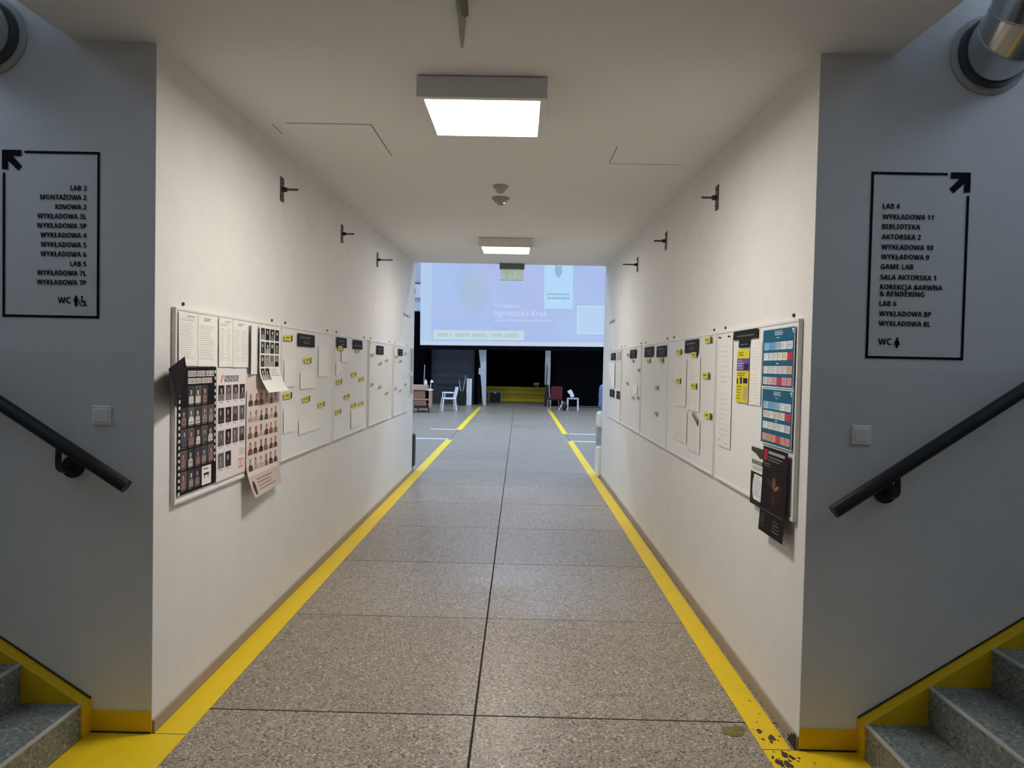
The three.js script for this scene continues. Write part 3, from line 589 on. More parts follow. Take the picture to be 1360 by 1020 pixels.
const timetable = (alt) => canvas(640, 440, (g, w, h) => {
  g.fillStyle = '#d9e0e2'; g.fillRect(0, 0, w, h); g.fillStyle = alt ? '#24607f' : '#23607f'; g.fillRect(8, 8, w - 16, h - 16);
  g.fillStyle = '#2b6670'; for (let i = 0; i < 40; i++) { g.globalAlpha = 0.12; g.fillRect(w * rr(0.4, 0.9), h * rr(0.2, 0.9), rr(20, 90), rr(10, 50)); } g.globalAlpha = 1;
  ink(g, 250, 24, 170, 3, 12, 5, '#e2edf2', 0.2); ink(g, 285, 70, 70, 1, 10, 6, '#cfe0e8'); g.fillStyle = '#dfe8ec'; g.fillRect(w - 58, 18, 34, 12); g.fillRect(w - 40, 34, 16, 14);
  const rows = alt ? [[104, 5, ['#a9cbe2', '#7fb1d8', '#8fbadd', '#e6ecf0', '#dfe6ea']], [176, 5, ['#dcd6cc', '#e8e3da', '#e0cfb6', '#d9dcdc', '#d0374f']], [262, 5, ['#e6ebee', '#dde3e6', '#d4dce2', '#e8edf0', '#d9d2d8']], [356, 6, ['#d9a58e', '#e0a08a', '#dfa189', '#cf4a4e', '#e09c86', '#dc9a85']]]
    : [[104, 5, ['#8dbfe0', '#6fa8d4', '#a9c8dc', '#e4e8ea', '#dfe3e3']], [182, 6, ['#e8ecee', '#d9e2e8', '#e4e2dd', '#e9e4da', '#ead9c4', '#cf3348']], [280, 6, ['#dfe0e4', '#d6d8e0', '#e2dfe4', '#d9d6de', '#dcd4da', '#e0b498']], [362, 6, ['#d6cfd0', '#dfc2c4', '#dba4b0', '#cc3450', '#dd93a4', '#de98a6']]];
  for (const [y, n, cols] of rows) cols.forEach((c, i) => { const cw = (w - 70) / n, x = 38 + i * cw; g.fillStyle = c; g.fillRect(x, y, cw - 7, 56); ink(g, x + 8, y + 10, cw - 26, 3, 13, 4, '#6d7f8a', 0.5); });
  g.fillStyle = '#cfe0e8'; g.fillRect(w / 2 - 26, alt ? 244 : 258, 52, 7);
});
const yellowPoster = canvas(260, 360, (g, w, h) => {
  g.fillStyle = '#d9cf2e'; g.fillRect(0, 0, w, h); ink(g, 30, 18, 120, 2, 16, 8, '#4f4a18');
  g.fillStyle = '#6d5796'; g.fillRect(0, 62, w, 84); ink(g, 16, 74, 130, 4, 17, 7, '#d6cce4'); g.fillStyle = '#2e2440'; g.fillRect(150, 98, 96, 42);
  ink(g, 20, 160, 200, 2, 14, 7, '#6b6420'); g.fillStyle = '#2f2a18'; g.fillRect(10, 196, 26, 40); g.fillStyle = '#43276a'; g.fillRect(70, 188, 50, 46); g.fillStyle = '#2b2013'; g.fillRect(140, 194, 96, 36);
  ink(g, 20, 250, 90, 5, 20, 7, '#716a22'); g.fillStyle = '#b8ad86'; g.fillRect(150, 252, 90, 90);
});
const darkPoster = canvas(360, 470, (g, w, h) => {
  g.fillStyle = '#1b1516'; g.fillRect(0, 0, w, h);
  for (let i = 0; i < 160; i++) { g.globalAlpha = 0.1; g.fillStyle = pick(['#3a2420', '#0d0b0c', '#2b2223', '#5a3a30']); const a = rnd() * 6.3, q = rnd() * 120; g.beginPath(); g.ellipse(w * 0.5 + Math.cos(a) * q, h * 0.42 + Math.sin(a) * q, rr(10, 46), rr(6, 30), rnd() * 3, 0, 7); g.fill(); }
  g.globalAlpha = 0.8; g.fillStyle = '#8a5a4c'; g.beginPath(); g.ellipse(w * 0.5, h * 0.4, 24, 32, 0.3, 0, 7); g.fill(); g.fillStyle = '#a97a68'; g.beginPath(); g.ellipse(w * 0.62, h * 0.44, 34, 11, -0.4, 0, 7); g.fill(); g.fillStyle = '#6d3a30'; g.fillRect(w * 0.5, h * 0.5, 10, 60); g.fillStyle = '#3f2a24'; g.beginPath(); g.ellipse(w * 0.3, h * 0.4, 40, 14, 0.5, 0, 7); g.fill(); g.globalAlpha = 1;
  g.fillStyle = '#a82a44'; g.fillRect(14, 14, 56, 62); ink(g, 84, 20, 240, 1, 20, 16, '#cfc6c4', 0.05); ink(g, 84, 50, 240, 2, 16, 7, '#9a8f8e'); ink(g, 20, 90, 130, 2, 14, 6, '#8a7f7e');
  ink(g, 14, 346, 326, 1, 10, 4, '#8d8482', 0); ink(g, 24, 372, 60, 6, 13, 4, '#6d6664'); ink(g, 200, 380, 120, 4, 18, 5, '#8d8684');
});
const smallPoster = canvas(260, 340, (g, w, h) => {
  g.fillStyle = '#e6e4dd'; g.fillRect(0, 0, w, h); g.fillStyle = '#3f4433'; g.beginPath(); g.moveTo(0, 0); g.lineTo(w, 0); g.lineTo(w, 50); g.lineTo(150, 60); g.lineTo(80, 36); g.lineTo(0, 26); g.fill();
  g.fillStyle = '#1c1c1b'; for (let k = 0; k < 9; k++) g.fillRect(16 + k * 27, 74, 19, 26); ink(g, 30, 112, 210, 2, 12, 5, '#5e5c56');
  g.fillStyle = '#2a2927'; g.fillRect(0, 146, w, 194); g.fillStyle = '#e9e7e8'; g.fillRect(60, 158, 150, 150); g.fillStyle = '#d9d8dd'; g.beginPath(); g.ellipse(60, 240, 20, 60, 0, 0, 7); g.fill(); ink(g, 78, 172, 112, 8, 15, 4, '#84828a');
});
const cardTex = [0, 1, 2].map((k) => canvas(320, 90, (g, w, h) => {
  g.fillStyle = '#0d0b09'; g.fillRect(0, 0, w, h);
  g.fillStyle = '#77716a'; g.globalAlpha = 0.85; if (k === 0) { g.fillRect(60, 26, 190, 13); g.fillRect(120, 56, 120, 12); } else if (k === 1) { g.fillRect(50, 50, 230, 12); } else { g.fillRect(40, 20, 200, 12); g.fillRect(110, 48, 110, 22); g.fillStyle = '#0d0b09'; g.fillRect(126, 54, 78, 9); } g.globalAlpha = 1;
}));
const M_card = cardTex.map((c) => P(c, 0.5)), M_page = [P(pageTex(1, '#cf7a50'), 0.8), P(pageTex(2), 0.8), P(pageTex(1), 0.8), P(pageTex(2, '#a7a39c'), 0.8)];

/* portrait board */
paper('notice_sheet', -1, [3.055, 3.236, 1.568, 1.812], M_page[0], 'white printed sheet with orange mark at top corner of portrait board', 'paper', flat(0.004));
paper('notice_sheet', -1, [3.240, 3.446, 1.566, 1.812], M_page[2], 'white printed sheet beside the orange-marked one on portrait board', 'paper', flat(0.004));
paper('notice_sheet', -1, [3.468, 3.637, 1.563, 1.812], M_page[3], 'white sheet with small dark heading, third from corner of portrait board', 'paper', flat(0.003));
paper('notice_sheet', -1, [3.641, 3.851, 1.560, 1.812], M_page[1], 'white sheet of close ruled lines, fourth from corner of portrait board', 'paper', flat(0.003));
paper('notice_sheet', -1, [3.835, 3.975, 1.520, 1.808], M.paper, 'blank white sheet half under the black and white portrait strip', 'paper', (u, v) => 0.004 + 0.016 * Math.pow(1 - u, 2), 1);
paper('portrait_strip', -1, [3.958, 4.330, 1.415, 1.806], P(stripPoster), 'black and white portrait sheet with its bottom edge curling out', 'poster', (u, v) => 0.008 + (v < 0.34 ? 0.36 * Math.pow(0.34 - v, 1.7) : 0) + 0.010 * Math.pow(1 - u, 3), 2);
paper('portrait_poster', -1, [3.438, 3.808, 0.985, 1.552], P(whitePoster), 'white poster with four rows of framed dark portraits', 'poster', (u, v) => 0.002 + 0.003 * Math.pow(1 - v, 4) * (1 - u), 1);
paper('blank_poster', -1, [3.80, 4.12, 1.40, 1.525], S({ color: lin(0.74, 0.64, 0.60), roughness: 0.8 }), 'plain pale pink sheet under the curling portrait strip', 'paper', flat(0.002), 0);
paper('portrait_poster', -1, [3.812, 4.330, 0.835, 1.434], P(pinkPoster), 'pale pink poster with rows of small portraits, bottom curling off board', 'poster', (u, v) => 0.004 + (v < 0.32 ? 0.26 * Math.pow(0.32 - v, 1.6) * (1.3 - 0.8 * u) : 0), 2);
{ // black poster whose top corner has come loose and folds out
  const d0 = 3.052, d1 = 3.436, y0 = 0.985, y1 = 1.562, w = d1 - d0, h = y1 - y0;
  const g = onWall(thing('peeling_poster', 'black poster with checkered edge and its loose corner folding out', 'poster'), -1, (d0 + d1) / 2, (y0 + y1) / 2, THICK + 0.003);
  const nu = 24, nv = 36, base = sheetGeo(w, h, () => 0.001, nu, nv), p = base.attributes.position;
  // the corner beyond the line from (u=0, v=.71) to (u=.17, v=1) is torn away from the sheet's plane
  const A = new THREE.Vector2(-w / 2, -h / 2 + 0.71 * h), B = new THREE.Vector2(-w / 2 + 0.17 * w, h / 2), dir = B.clone().sub(A).normalize(), nor = new THREE.Vector2(-dir.y, dir.x);
  for (let i = 0; i < p.count; i++) {
    const q = new THREE.Vector2(p.getX(i), p.getY(i)).sub(A), k = q.dot(nor);
    if (k > 0) p.setXY(i, p.getX(i) - nor.x * k, p.getY(i) - nor.y * k);
  }
  base.computeVertexNormals();
  part(g, 'printed_sheet', base, P(blackPoster));
  const fl = [[-0.192, 0.118, 0.002], [-0.122, 0.288, 0.002], [-0.234, 0.338, 0.05], [-0.395, 0.283, 0.06], [-0.322, 0.123, 0.05], [-0.205, 0.30, 0.012]];
  const v = []; for (const [a, b, c] of [[0, 1, 5], [1, 2, 5], [0, 5, 2], [0, 2, 3], [0, 3, 4]]) v.push(...fl[a], ...fl[b], ...fl[c]);
  const bg = new THREE.BufferGeometry(); bg.setAttribute('position', new THREE.Float32BufferAttribute(v, 3)); bg.setAttribute('uv', new THREE.Float32BufferAttribute(new Float32Array(v.length / 3 * 2), 2)); bg.computeVertexNormals();
  part(g, 'loose_corner', bg, matt({ color: lin(0.016, 0.009, 0.013), roughness: 0.6, side: THREE.DoubleSide }), 'dark purple underside of the loose corner');
}
/* header cards and tags on the other boards */
function cards(s, list, labelOf) { list.forEach((r, i) => paper('header_card', s, r.slice(0, 4), M_card[(r[4] ?? i) % 3], labelOf(i), 'card', flat(0.002), 1, 'black header cards')); }
let tagProto;
function tags(s, list, base, pale) {
  const rows = [];                                             // heights, those within 4 cm counted as one row
  for (const y of list.map((t) => t[1]).sort((a, b) => b - a)) if (!rows.length || rows[rows.length - 1] - y > 0.04) rows.push(y);
  const nth = ['top', 'second', 'third', 'fourth', 'fifth', 'sixth', 'seventh', 'eighth'];
  for (const [d, y] of list) {
    const k = rows.findIndex((q) => q - y <= 0.04), mates = list.filter((t) => rows[k] - t[1] <= 0.04 && rows[k] - t[1] >= 0);
    let label = base;
    if (list.length > 1) label += rows.length > 1 ? ', ' + nth[k] + ' row' : '';
    if (mates.length > 1) label += d === Math.max(...mates.map((t) => t[0])) ? ', hall end' : ', stair end';
    let g;
    if (!tagProto) {
      g = tagProto = thing('yellow_tag', label, 'tag');
      part(g, 'strip', sheetGeo(0.135, 0.036, (u) => 0.001 + 0.002 * (1 - u), 4, 1), M.label);
      part(g, 'clip', bx(0.024, 0.040, 0.002, 0.079, 0, 0.002), M.black, 'black clip');
      part(g, 'print', bx(0.07, 0.008, 0.0006, -0.005, 0.002, 0.0038), S({ color: lin(0.16, 0.14, 0.03), roughness: 0.7 }), 'dark line of print');
    } else { g = tagProto.clone(); g.name = numbered('yellow_tag'); scene.add(g); }
    g.userData = { label, category: 'tag', group: 'small tags on the notice boards' };
    onWall(g, s, d, y, THICK + 0.0045);
    if (pale) { const st = g.children[0]; st.material = M.labelPale; g.scale.setScalar(0.8); }
  }
}
cards(-1, [[4.699, 5.089, 1.702, 1.791, 2]], () => 'black header card on board beside the portrait board');
tags(-1, [[4.489, 1.749], [4.911, 1.608], [4.494, 1.374], [4.888, 1.333], [5.27, 1.273]], 'yellow tag with black clip on board beside portrait board');
cards(-1, [[5.70, 6.037, 1.722, 1.806, 0], [6.263, 6.640, 1.722, 1.806, 1]], (i) => ['black header card with a yellow tag on its lower edge', 'black header card with one grey stripe, third board from stairs'][i]);
tags(-1, [[5.807, 1.715], [6.297, 1.491], [6.60, 1.441], [5.784, 1.436], [6.049, 1.3], [6.308, 1.208], [6.60, 1.207], [5.774, 1.182]], 'yellow tag with black clip on board with two header cards');
tags(-1, [[6.426, 1.705]], 'pale tag with black clip under grey-striped header card', true);
cards(-1, [[7.303, 7.683, 1.690, 1.784, 0]], () => 'black header card on portrait wall board next but one to hall');
tags(-1, [[7.085, 1.679], [7.507, 1.593], [7.872, 1.631], [7.085, 1.377], [7.495, 1.337], [7.894, 1.255]], 'small pale tag on portrait wall board second from hall', true);
cards(-1, [[8.611, 8.948, 1.694, 1.780, 0]], () => 'black header card on board beside the small grey frames');
tags(-1, [[8.457, 1.677], [9.147, 1.729], [8.803, 1.629], [8.457, 1.289], [8.807, 1.253], [9.188, 1.32]], 'small pale tag on board beside the small grey frames', true);
cards(1, [[9.026, 8.61, 1.696, 1.787, 0], [9.059, 8.639, 1.227, 1.321, 0], [8.433, 8.16, 1.228, 1.321, 0]], (i) => ['black card at top of board beside the water cooler', 'low black card nearest hall on board beside the water cooler', 'low black card nearest stairs on board beside the water cooler'][i]);
paper('notice_sheet', 1, [8.487, 8.16, 1.696, 1.796], S({ color: lin(0.46, 0.46, 0.45), roughness: 0.8 }), 'small grey sheet on board beside the water cooler', 'paper');
paper('notice_sheet', 1, [8.90, 8.62, 1.344, 1.667], M.paper, 'white curling strip between black cards beside the water cooler', 'paper', (u, v) => 0.004 + 0.05 * Math.pow(1 - u, 2) * v, 1);
cards(1, [[7.472, 7.076, 1.703, 1.793, 2]], () => 'black header card on board with six pale tags');
tags(1, [[7.641, 1.746], [7.285, 1.675], [6.915, 1.581], [7.641, 1.433], [7.226, 1.292], [6.936, 1.304]], 'small pale tag on timetable wall board second from hall', true);
paper('notice_sheet', 1, [7.20, 6.98, 1.34, 1.43], M.paperGrey, 'small pale sheet among tags on timetable wall board', 'paper');
cards(1, [[6.609, 6.173, 1.704, 1.798, 0], [6.03, 5.625, 1.698, 1.792, 2]], (i) => ['black header card nearer hall on the nearly empty board', 'black header card nearer stairs on the nearly empty board'][i]);
tags(1, [[6.407, 1.672], [5.832, 1.671]], 'yellow tag under black header of nearly empty board');
tags(1, [[5.989, 1.437], [5.997, 1.211]], 'small pale tag alone on the nearly empty board', true);
cards(1, [[5.004, 4.628, 1.714, 1.805, 2]], () => 'black header card on board beside the blue timetables');
tags(1, [[5.193, 1.727], [4.734, 1.698], [4.398, 1.787], [4.424, 1.562], [5.185, 1.512], [4.72, 1.486], [4.357, 1.313]], 'yellow tag with black clip on board beside blue timetables');
{ // a tag that hangs askew
  const g = tagProto.clone(); g.name = numbered('yellow_tag'); g.userData = { label: 'brownish tag hanging askew on board beside the blue timetables', category: 'tag' }; scene.add(g);
  onWall(g, 1, 4.66, 1.276, THICK + 0.0045); g.rotateZ(-0.35); g.children[0].material = S({ color: lin(0.34, 0.24, 0.10), roughness: 0.7 });
}
const sheets = [
  [-1, 4.44, 4.66, 1.43, 1.612, 'blank sheet hanging near clip end of single-header board'], [-1, 5.20, 5.471, 1.484, 1.722, 'blank curling sheet near far edge of single-header board'], [-1, 4.774, 5.08, 1.405, 1.526, 'blank half sheet in middle of single-header board'], [-1, 4.44, 4.643, 1.13, 1.29, 'faint printed sheet low on single-header board'], [-1, 4.753, 5.25, 1.09, 1.187, 'wide faint sheet low on single-header board'],
  [-1, 5.87, 6.20, 1.60, 1.715, 'blank sheet between headers of double-header board'], [-1, 5.70, 5.90, 1.50, 1.60, 'small blank slip on double-header board'], [-1, 6.24, 6.70, 1.0, 1.17, 'blank sheet low on double-header board'],
  [1, 5.30, 4.95, 1.329, 1.669, 'white printed sheet under yellow tag beside black header'], [1, 4.885, 4.575, 1.317, 1.69, 'white printed sheet directly under black header'], [1, 5.30, 4.90, 1.069, 1.305, 'white form with drawings low on tagged board'], [1, 4.845, 4.54, 1.04, 1.262, 'white form low under askew tag'], [1, 4.13, 3.89, 1.153, 1.804, 'tall white printed list beside the black header strip'], [1, 3.587, 3.421, 1.426, 1.747, 'white blank sheet between yellow poster and timetables']];
const printed = P(canvas(300, 400, (g, w, h) => { g.fillStyle = '#e9e8e4'; g.fillRect(0, 0, w, h); ink(g, 30, 40, 230, 8, 18, 3, '#cdcac4'); ink(g, 30, 210, 230, 9, 18, 3, '#cdcac4'); g.fillStyle = '#55524e'; g.fillRect(30, 376, 14, 6); g.fillRect(200, 382, 14, 6); }), 0.8);
sheets.forEach(([s, a, b, c, d, l], i) => paper('notice_sheet', s, [a, b, c, d], i > 7 ? printed : M.paperGrey, l, 'paper', (u, v) => 0.0006 + 0.002 * Math.pow(1 - u, 3) * (1 - v), 0));
/* timetable board */
paper('header_strip', 1, [3.873, 3.481, 1.765, 1.814], M_card[1], 'long black header strip at top of the timetable board', 'card', flat(0.002), 1);
paper('header_card', 1, [3.774, 3.601, 1.722, 1.763], M_card[1], 'short black card just above the yellow poster', 'card', flat(0.002), 1);
paper('event_poster', 1, [3.792, 3.592, 1.429, 1.712], P(yellowPoster), 'narrow yellow poster with a purple block', 'poster', flat(0.004), 1);
paper('timetable_poster', 1, [3.404, 3.006, 1.522, 1.800], P(timetable(false)), 'blue timetable poster with rows of pastel boxes, upper one', 'poster', flat(0.003), 1);
paper('timetable_poster', 1, [3.390, 3.006, 1.252, 1.518], P(timetable(true)), 'blue timetable poster with orange bottom row, lower one', 'poster', flat(0.003), 1);
paper('event_poster', 1, [3.519, 3.30, 0.932, 1.218], P(smallPoster), 'small black and white poster tucked behind the dark one', 'poster', (u, v) => 0.001 + 0.002 * Math.pow(1 - v, 2), 1);
paper('event_poster', 1, [3.325, 3.020, 0.841, 1.243], P(darkPoster), 'dark brown poster with red tag hanging below the board', 'poster', (u, v) => 0.006 + 0.014 * Math.pow(1 - v, 2), 3);
for (const [d, y] of [[4.11, 1.79], [3.93, 1.79]]) { const m = single('push_pin', new THREE.CylinderGeometry(0.006, 0.004, 0.012, 10).rotateX(Math.PI / 2), M.black, 'black push pin on the tall white printed list', 'pin', 'pins on the tall printed list'); onWall(m, 1, d, y, THICK + 0.011); }

/* two small grey frames at the passage end, and small wall lettering there */
for (const [y0, y1, l] of [[1.46, 1.82, 'upper of two small grey wall frames at passage end'], [1.155, 1.44, 'lower of two small grey wall frames at passage end']]) {
  const g = onWall(thing('wall_frame', l, 'frame'), -1, 9.74, (y0 + y1) / 2), w = 0.27, h = y1 - y0;
  part(g, 'backing', bx(w - 0.02, h - 0.02, 0.012, 0, 0, 0.007), S({ color: lin(0.38, 0.38, 0.40), roughness: 0.5 }));
  for (const [a, b, x, y] of [[w, 0.014, 0, h / 2 - 0.007], [w, 0.014, 0, -h / 2 + 0.007], [0.014, h - 0.028, w / 2 - 0.007, 0], [0.014, h - 0.028, -w / 2 + 0.007, 0]]) part(g, 'rim', bx(a, b, 0.02, x, y, 0.01), M.frame);
}
for (const [s, d, y, l] of [[-1, 9.30, 2.245, 'small dark wall lettering high on portrait wall beside hall'], [1, 9.10, 2.205, 'small dark wall lettering high on timetable wall beside hall']]) {
  const g = onWall(thing('wall_lettering', l, 'wall sign'), s, d, y);
  const m = S({ color: lin(0.10, 0.10, 0.11), roughness: 0.7 });
  for (let k = 0; k < 7; k++) part(g, 'letter', bx(0.034, 0.036, 0.001, -0.2 + k * 0.062, 0, 0.0008), m);
  part(g, 'arrow', shapeGeo([[0.26, 0.03], [0.31, 0], [0.26, -0.03]].reverse()).scale(-s, 1, 1), M.black);
}

/* ------------------------------------------------------------ hall things */
{ // projection screen
  const c = canvas(1600, 900, (g, w, h) => {
    g.fillStyle = '#a9c0ee'; g.fillRect(0, 0, w, h);
    for (let i = 0; i < 90; i++) { g.globalAlpha = 0.05; g.fillStyle = pick(['#c3b9dd', '#b9d4f2', '#9fbcec', '#b6b4e4']); g.beginPath(); g.ellipse(rnd() * w, rnd() * h, rr(80, 300), rr(60, 240), rnd(), 0, 7); g.fill(); }
    g.globalAlpha = 1; g.fillStyle = '#b4cdee'; g.fillRect(0, 0, 92, h);
    for (let i = 0; i < 60; i++) { g.globalAlpha = 0.04; g.fillStyle = i % 2 ? '#cfc2dc' : '#a3b4d6'; g.beginPath(); g.ellipse(430 + rr(-60, 80), 440 + rr(-60, 90), rr(40, 150), rr(70, 230), 0, 0, 7); g.fill(); }
    g.globalAlpha = 1;
    // logo card
    g.fillStyle = '#b4dbfa'; g.fillRect(1017, 190, 236, 402);
    g.fillStyle = '#96b6d4'; g.beginPath(); g.moveTo(1108, 222); g.lineTo(1130, 246); g.lineTo(1158, 236); g.lineTo(1162, 296); g.lineTo(1140, 340); g.lineTo(1116, 322); g.lineTo(1102, 286); g.fill();
    g.fillStyle = '#84b0cc'; for (let k = 0; k < 10; k++) { g.fillRect(1042 + k * 18.5, 464, 11, 16); g.fillRect(1046 + k * 18.5, 496, 12, 18); } g.fillStyle = '#dcebf4'; g.fillRect(1067, 524, 84, 5);
    // name lines
    g.fillStyle = '#cbdcfb'; g.font = '40px sans-serif'; g.fillText('Prowadząca', 606, 585); g.font = '66px sans-serif'; g.fillText('Agnieszka Kruk', 602, 655);
    g.globalAlpha = 0.6; for (let k = 0; k < 17; k++) g.fillRect(612 + k * 28, 684, 20, 14); g.globalAlpha = 1;
    // plain pale square, then the banner
    g.fillStyle = '#b7d2f4'; g.fillRect(1290, 566, 240, 230); g.strokeStyle = '#cbdcf8'; g.lineWidth = 10; g.strokeRect(1295, 571, 230, 220);
    g.fillStyle = '#c6dae0'; g.fillRect(106, 776, 752, 78); g.fillStyle = '#b6ccd4'; for (const [a, b] of [[140, 90], [250, 8], [285, 130], [430, 120], [570, 8], [600, 80], [700, 110], [850, 8]]) g.fillRect(a, 800, b, 30);
    g.fillStyle = '#c2d3ea'; g.fillRect(0, 866, w, 34);
  });
  const g = thing('projection_screen', 'large pale blue projection screen with a lit slide above the stage', 'projection screen');
  g.position.set(-0.10, 2.31, -27); const W = 7.56, H = 4.25;
  const t = tex(c);
  part(g, 'screen_sheet', bx(W, H, 0.01, 0, H / 2 + 0.06, 0), S({ color: lin(0.02, 0.02, 0.02), roughness: 0.9, emissive: lin(1, 1, 1), emissiveMap: t, emissiveIntensity: SCREEN_GLOW }), 'lit slide with white lettering');
  part(g, 'lower_bar', rb(W + 0.06, 0.15, 0.06, 0.02, 0, -0.04, 0), M.hallBlack, 'black lower bar');
  part(g, 'casing', rb(W + 0.3, 0.22, 0.2, 0.03, 0, H + 0.15, 0), M.white);
  for (const x of [-3, 3]) part(g, 'wall_arm', bx(0.08, 0.08, 0.92, x, H + 0.15, -0.53), M.white);
  g.rotation.z = 0.010;
}
{ // small white box on the wall beside the screen
  const g = thing('wall_speaker', 'white wall box with dark edge beside the projection screen', 'speaker');
  g.position.set(-4.05, 4.5, -HALL_D); part(g, 'cabinet', rb(0.45, 0.55, 0.3, 0.02, 0, 0, 0.16), M.white); part(g, 'mount', bx(0.06, 0.22, 0.16, -0.2, -0.02, 0.28), M.black); part(g, 'shelf', bx(0.7, 0.05, 0.3, 0, 0.36, 0.15), M.greyPanel);
}
{ // stage platform with yellow boards
  const g = thing('stage_platform', 'low yellow wooden stage in the dark recess', 'stage');
  part(g, 'platform', ranges(-1.655, 1.355, 0.001, 0.64, 30.86, 35.79), M.black);
  for (let k = 0; k < 4; k++) part(g, 'front_board', ranges(-1.655, 1.355, 0.004 + k * 0.166, 0.16 + k * 0.166, 30.82 - (k === 0 ? 0.06 : 0), 30.86, 0.005), k % 2 ? M.stageDark : M.stage);
}
{ // tapering pale side panel of the stage opening and pillar
  const sh = new THREE.Shape([[-1.62, 2.30], [-1.335, 2.30], [-1.30, 0.001], [-1.405, 0.001], [-1.52, 1.2], [-1.60, 1.25], [-1.60, 1.46], [-1.52, 1.48]].map((p) => new THREE.Vector2(...p)));
  const m = single('stage_drape', new THREE.ExtrudeGeometry(sh, { depth: 0.10, bevelEnabled: true, bevelSize: 0.01, bevelThickness: 0.01 }).translate(0, 0, -27.6), M.greyPanel, 'pale grey tapering drape gathered at the stage opening', 'drape');
  const p = thing('stage_pillar', 'short pale grey pillar hanging beside the red chair', 'pillar');
  part(p, 'shaft', ranges(1.03, 1.235, 0.87, 2.29, 27.5, 27.7, 0.01), M.greyPanel); part(p, 'black_foot', ranges(1.05, 1.22, 0.001, 0.86, 27.52, 27.68, 0.005), M.black);
  const c = thing('leaning_stand', 'thin dark folding stand leaning at the stage pillar', 'stand');
  part(c, 'leg', rod([1.02, 0.02, -27.3], [1.12, 1.75, -27.42], 0.022), M.black); part(c, 'leg', rod([1.26, 0.02, -27.3], [1.12, 1.75, -27.42], 0.022), M.chrome);
}
{ // flight case
  const g = thing('flight_case', 'black equipment case with pale metal edges before the stage', 'case'); g.position.set(-1.03, 0, -30.45);
  part(g, 'body', rb(0.50, 0.40, 0.4, 0.01, 0, 0.215, 0), M.black);
  for (const x of [-0.26, 0.26]) part(g, 'corner_edge', bx(0.03, 0.42, 0.42, x, 0.215, 0), M.greyPanel);
  part(g, 'lid_edge', bx(0.55, 0.03, 0.42, 0, 0.43, 0), M.greyPanel); part(g, 'latch', bx(0.07, 0.06, 0.02, 0, 0.40, 0.215), M.chrome);
}
{ // small white thing lying on the stage
  const g = thing('stage_light', 'small pale spotlight lying on the stage edge', 'spotlight'); g.position.set(0.78, 0.64, -31.0);
  part(g, 'can', rod([-0.12, 0.14, 0.0], [0.12, 0.18, 0], 0.07), M.white); part(g, 'yoke', bx(0.06, 0.1, 0.06, 0.05, 0.051, 0), M.greyPanel);
}
function pleats(x0, x1, y0, y1, d, name, label, mat) {
  const n = Math.round((x1 - x0) * 34), g = new THREE.BoxGeometry(x1 - x0, y1 - y0, 0.006, n, 1, 1), p = g.attributes.position;
  for (let i = 0; i < p.count; i++) p.setZ(i, p.getZ(i) + 0.045 * Math.sin(p.getX(i) * 19) + 0.02 * Math.sin(p.getX(i) * 7.3));
  g.computeVertexNormals(); g.translate((x0 + x1) / 2, (y0 + y1) / 2, -d); return single(name, g, mat, label, 'curtain');
}
pleats(1.32, 8.9, 0.02, 3.72, 27.8, 'stage_curtain', 'black pleated curtain behind the red chair', M.curtain);
pleats(-1.80, -1.60, 0.02, 2.29, 27.7, 'stage_curtain', 'narrow black curtain beside the pale drape', M.curtain);
pleats(-8.9, -3.52, 0.02, 3.70, 27.8, 'stage_curtain', 'black pleated curtain behind the brown desk', M.curtain);
{ // black rack of rails against the dark wall
  const g = thing('rail_rack', 'black metal rack with two rails against the dark wall', 'rack');
  for (const y of [1.235, 1.07]) part(g, 'rail', ranges(-3.34, -2.07, y - 0.03, y + 0.03, 27.45, 27.51, 0.006), M.black);
  for (const x of [-3.33, -2.08]) part(g, 'post', ranges(x - 0.03, x + 0.03, 0.001, 1.30, 27.45, 27.51, 0.006), M.black);
  part(g, 'clamp', ranges(-2.74, -2.62, 1.02, 1.29, 27.42, 27.54, 0.006), M.black); part(g, 'lower_rail', ranges(-3.3, -2.1, 0.48, 0.56, 27.45, 27.51, 0.006), M.black);
}
{ // black bin with tools, white leaning boards
  const g = thing('black_bin', 'black waste bin with handles sticking out', 'bin'); g.position.set(-2.24, 0, -27.1);
  part(g, 'bucket', new THREE.LatheGeometry([[0, 0.001], [0.12, 0.001], [0.155, 0.56], [0.145, 0.56], [0.11, 0.02], [0, 0.02]].map(([x, y]) => new THREE.Vector2(x, y)), 28), M.black);
  part(g, 'handle', rod([0.02, 0.1, 0], [-0.10, 0.98, 0.02], 0.02), M.chrome); part(g, 'handle', rod([-0.03, 0.1, 0.02], [0.16, 1.18, 0.02], 0.018), M.chrome);
  const w = thing('leaning_boards', 'two white upright boards beside the black bin', 'boards');
  part(w, 'board', ranges(-2.055, -1.955, 0.005, 1.07, 27.22, 27.27, 0.004), M.white); part(w, 'board', ranges(-1.945, -1.855, 0.005, 1.05, 27.20, 27.25, 0.004), M.white); part(w, 'top_strip', ranges(-2.07, -1.83, 1.072, 1.12, 27.18, 27.28, 0.004), M.black);
}
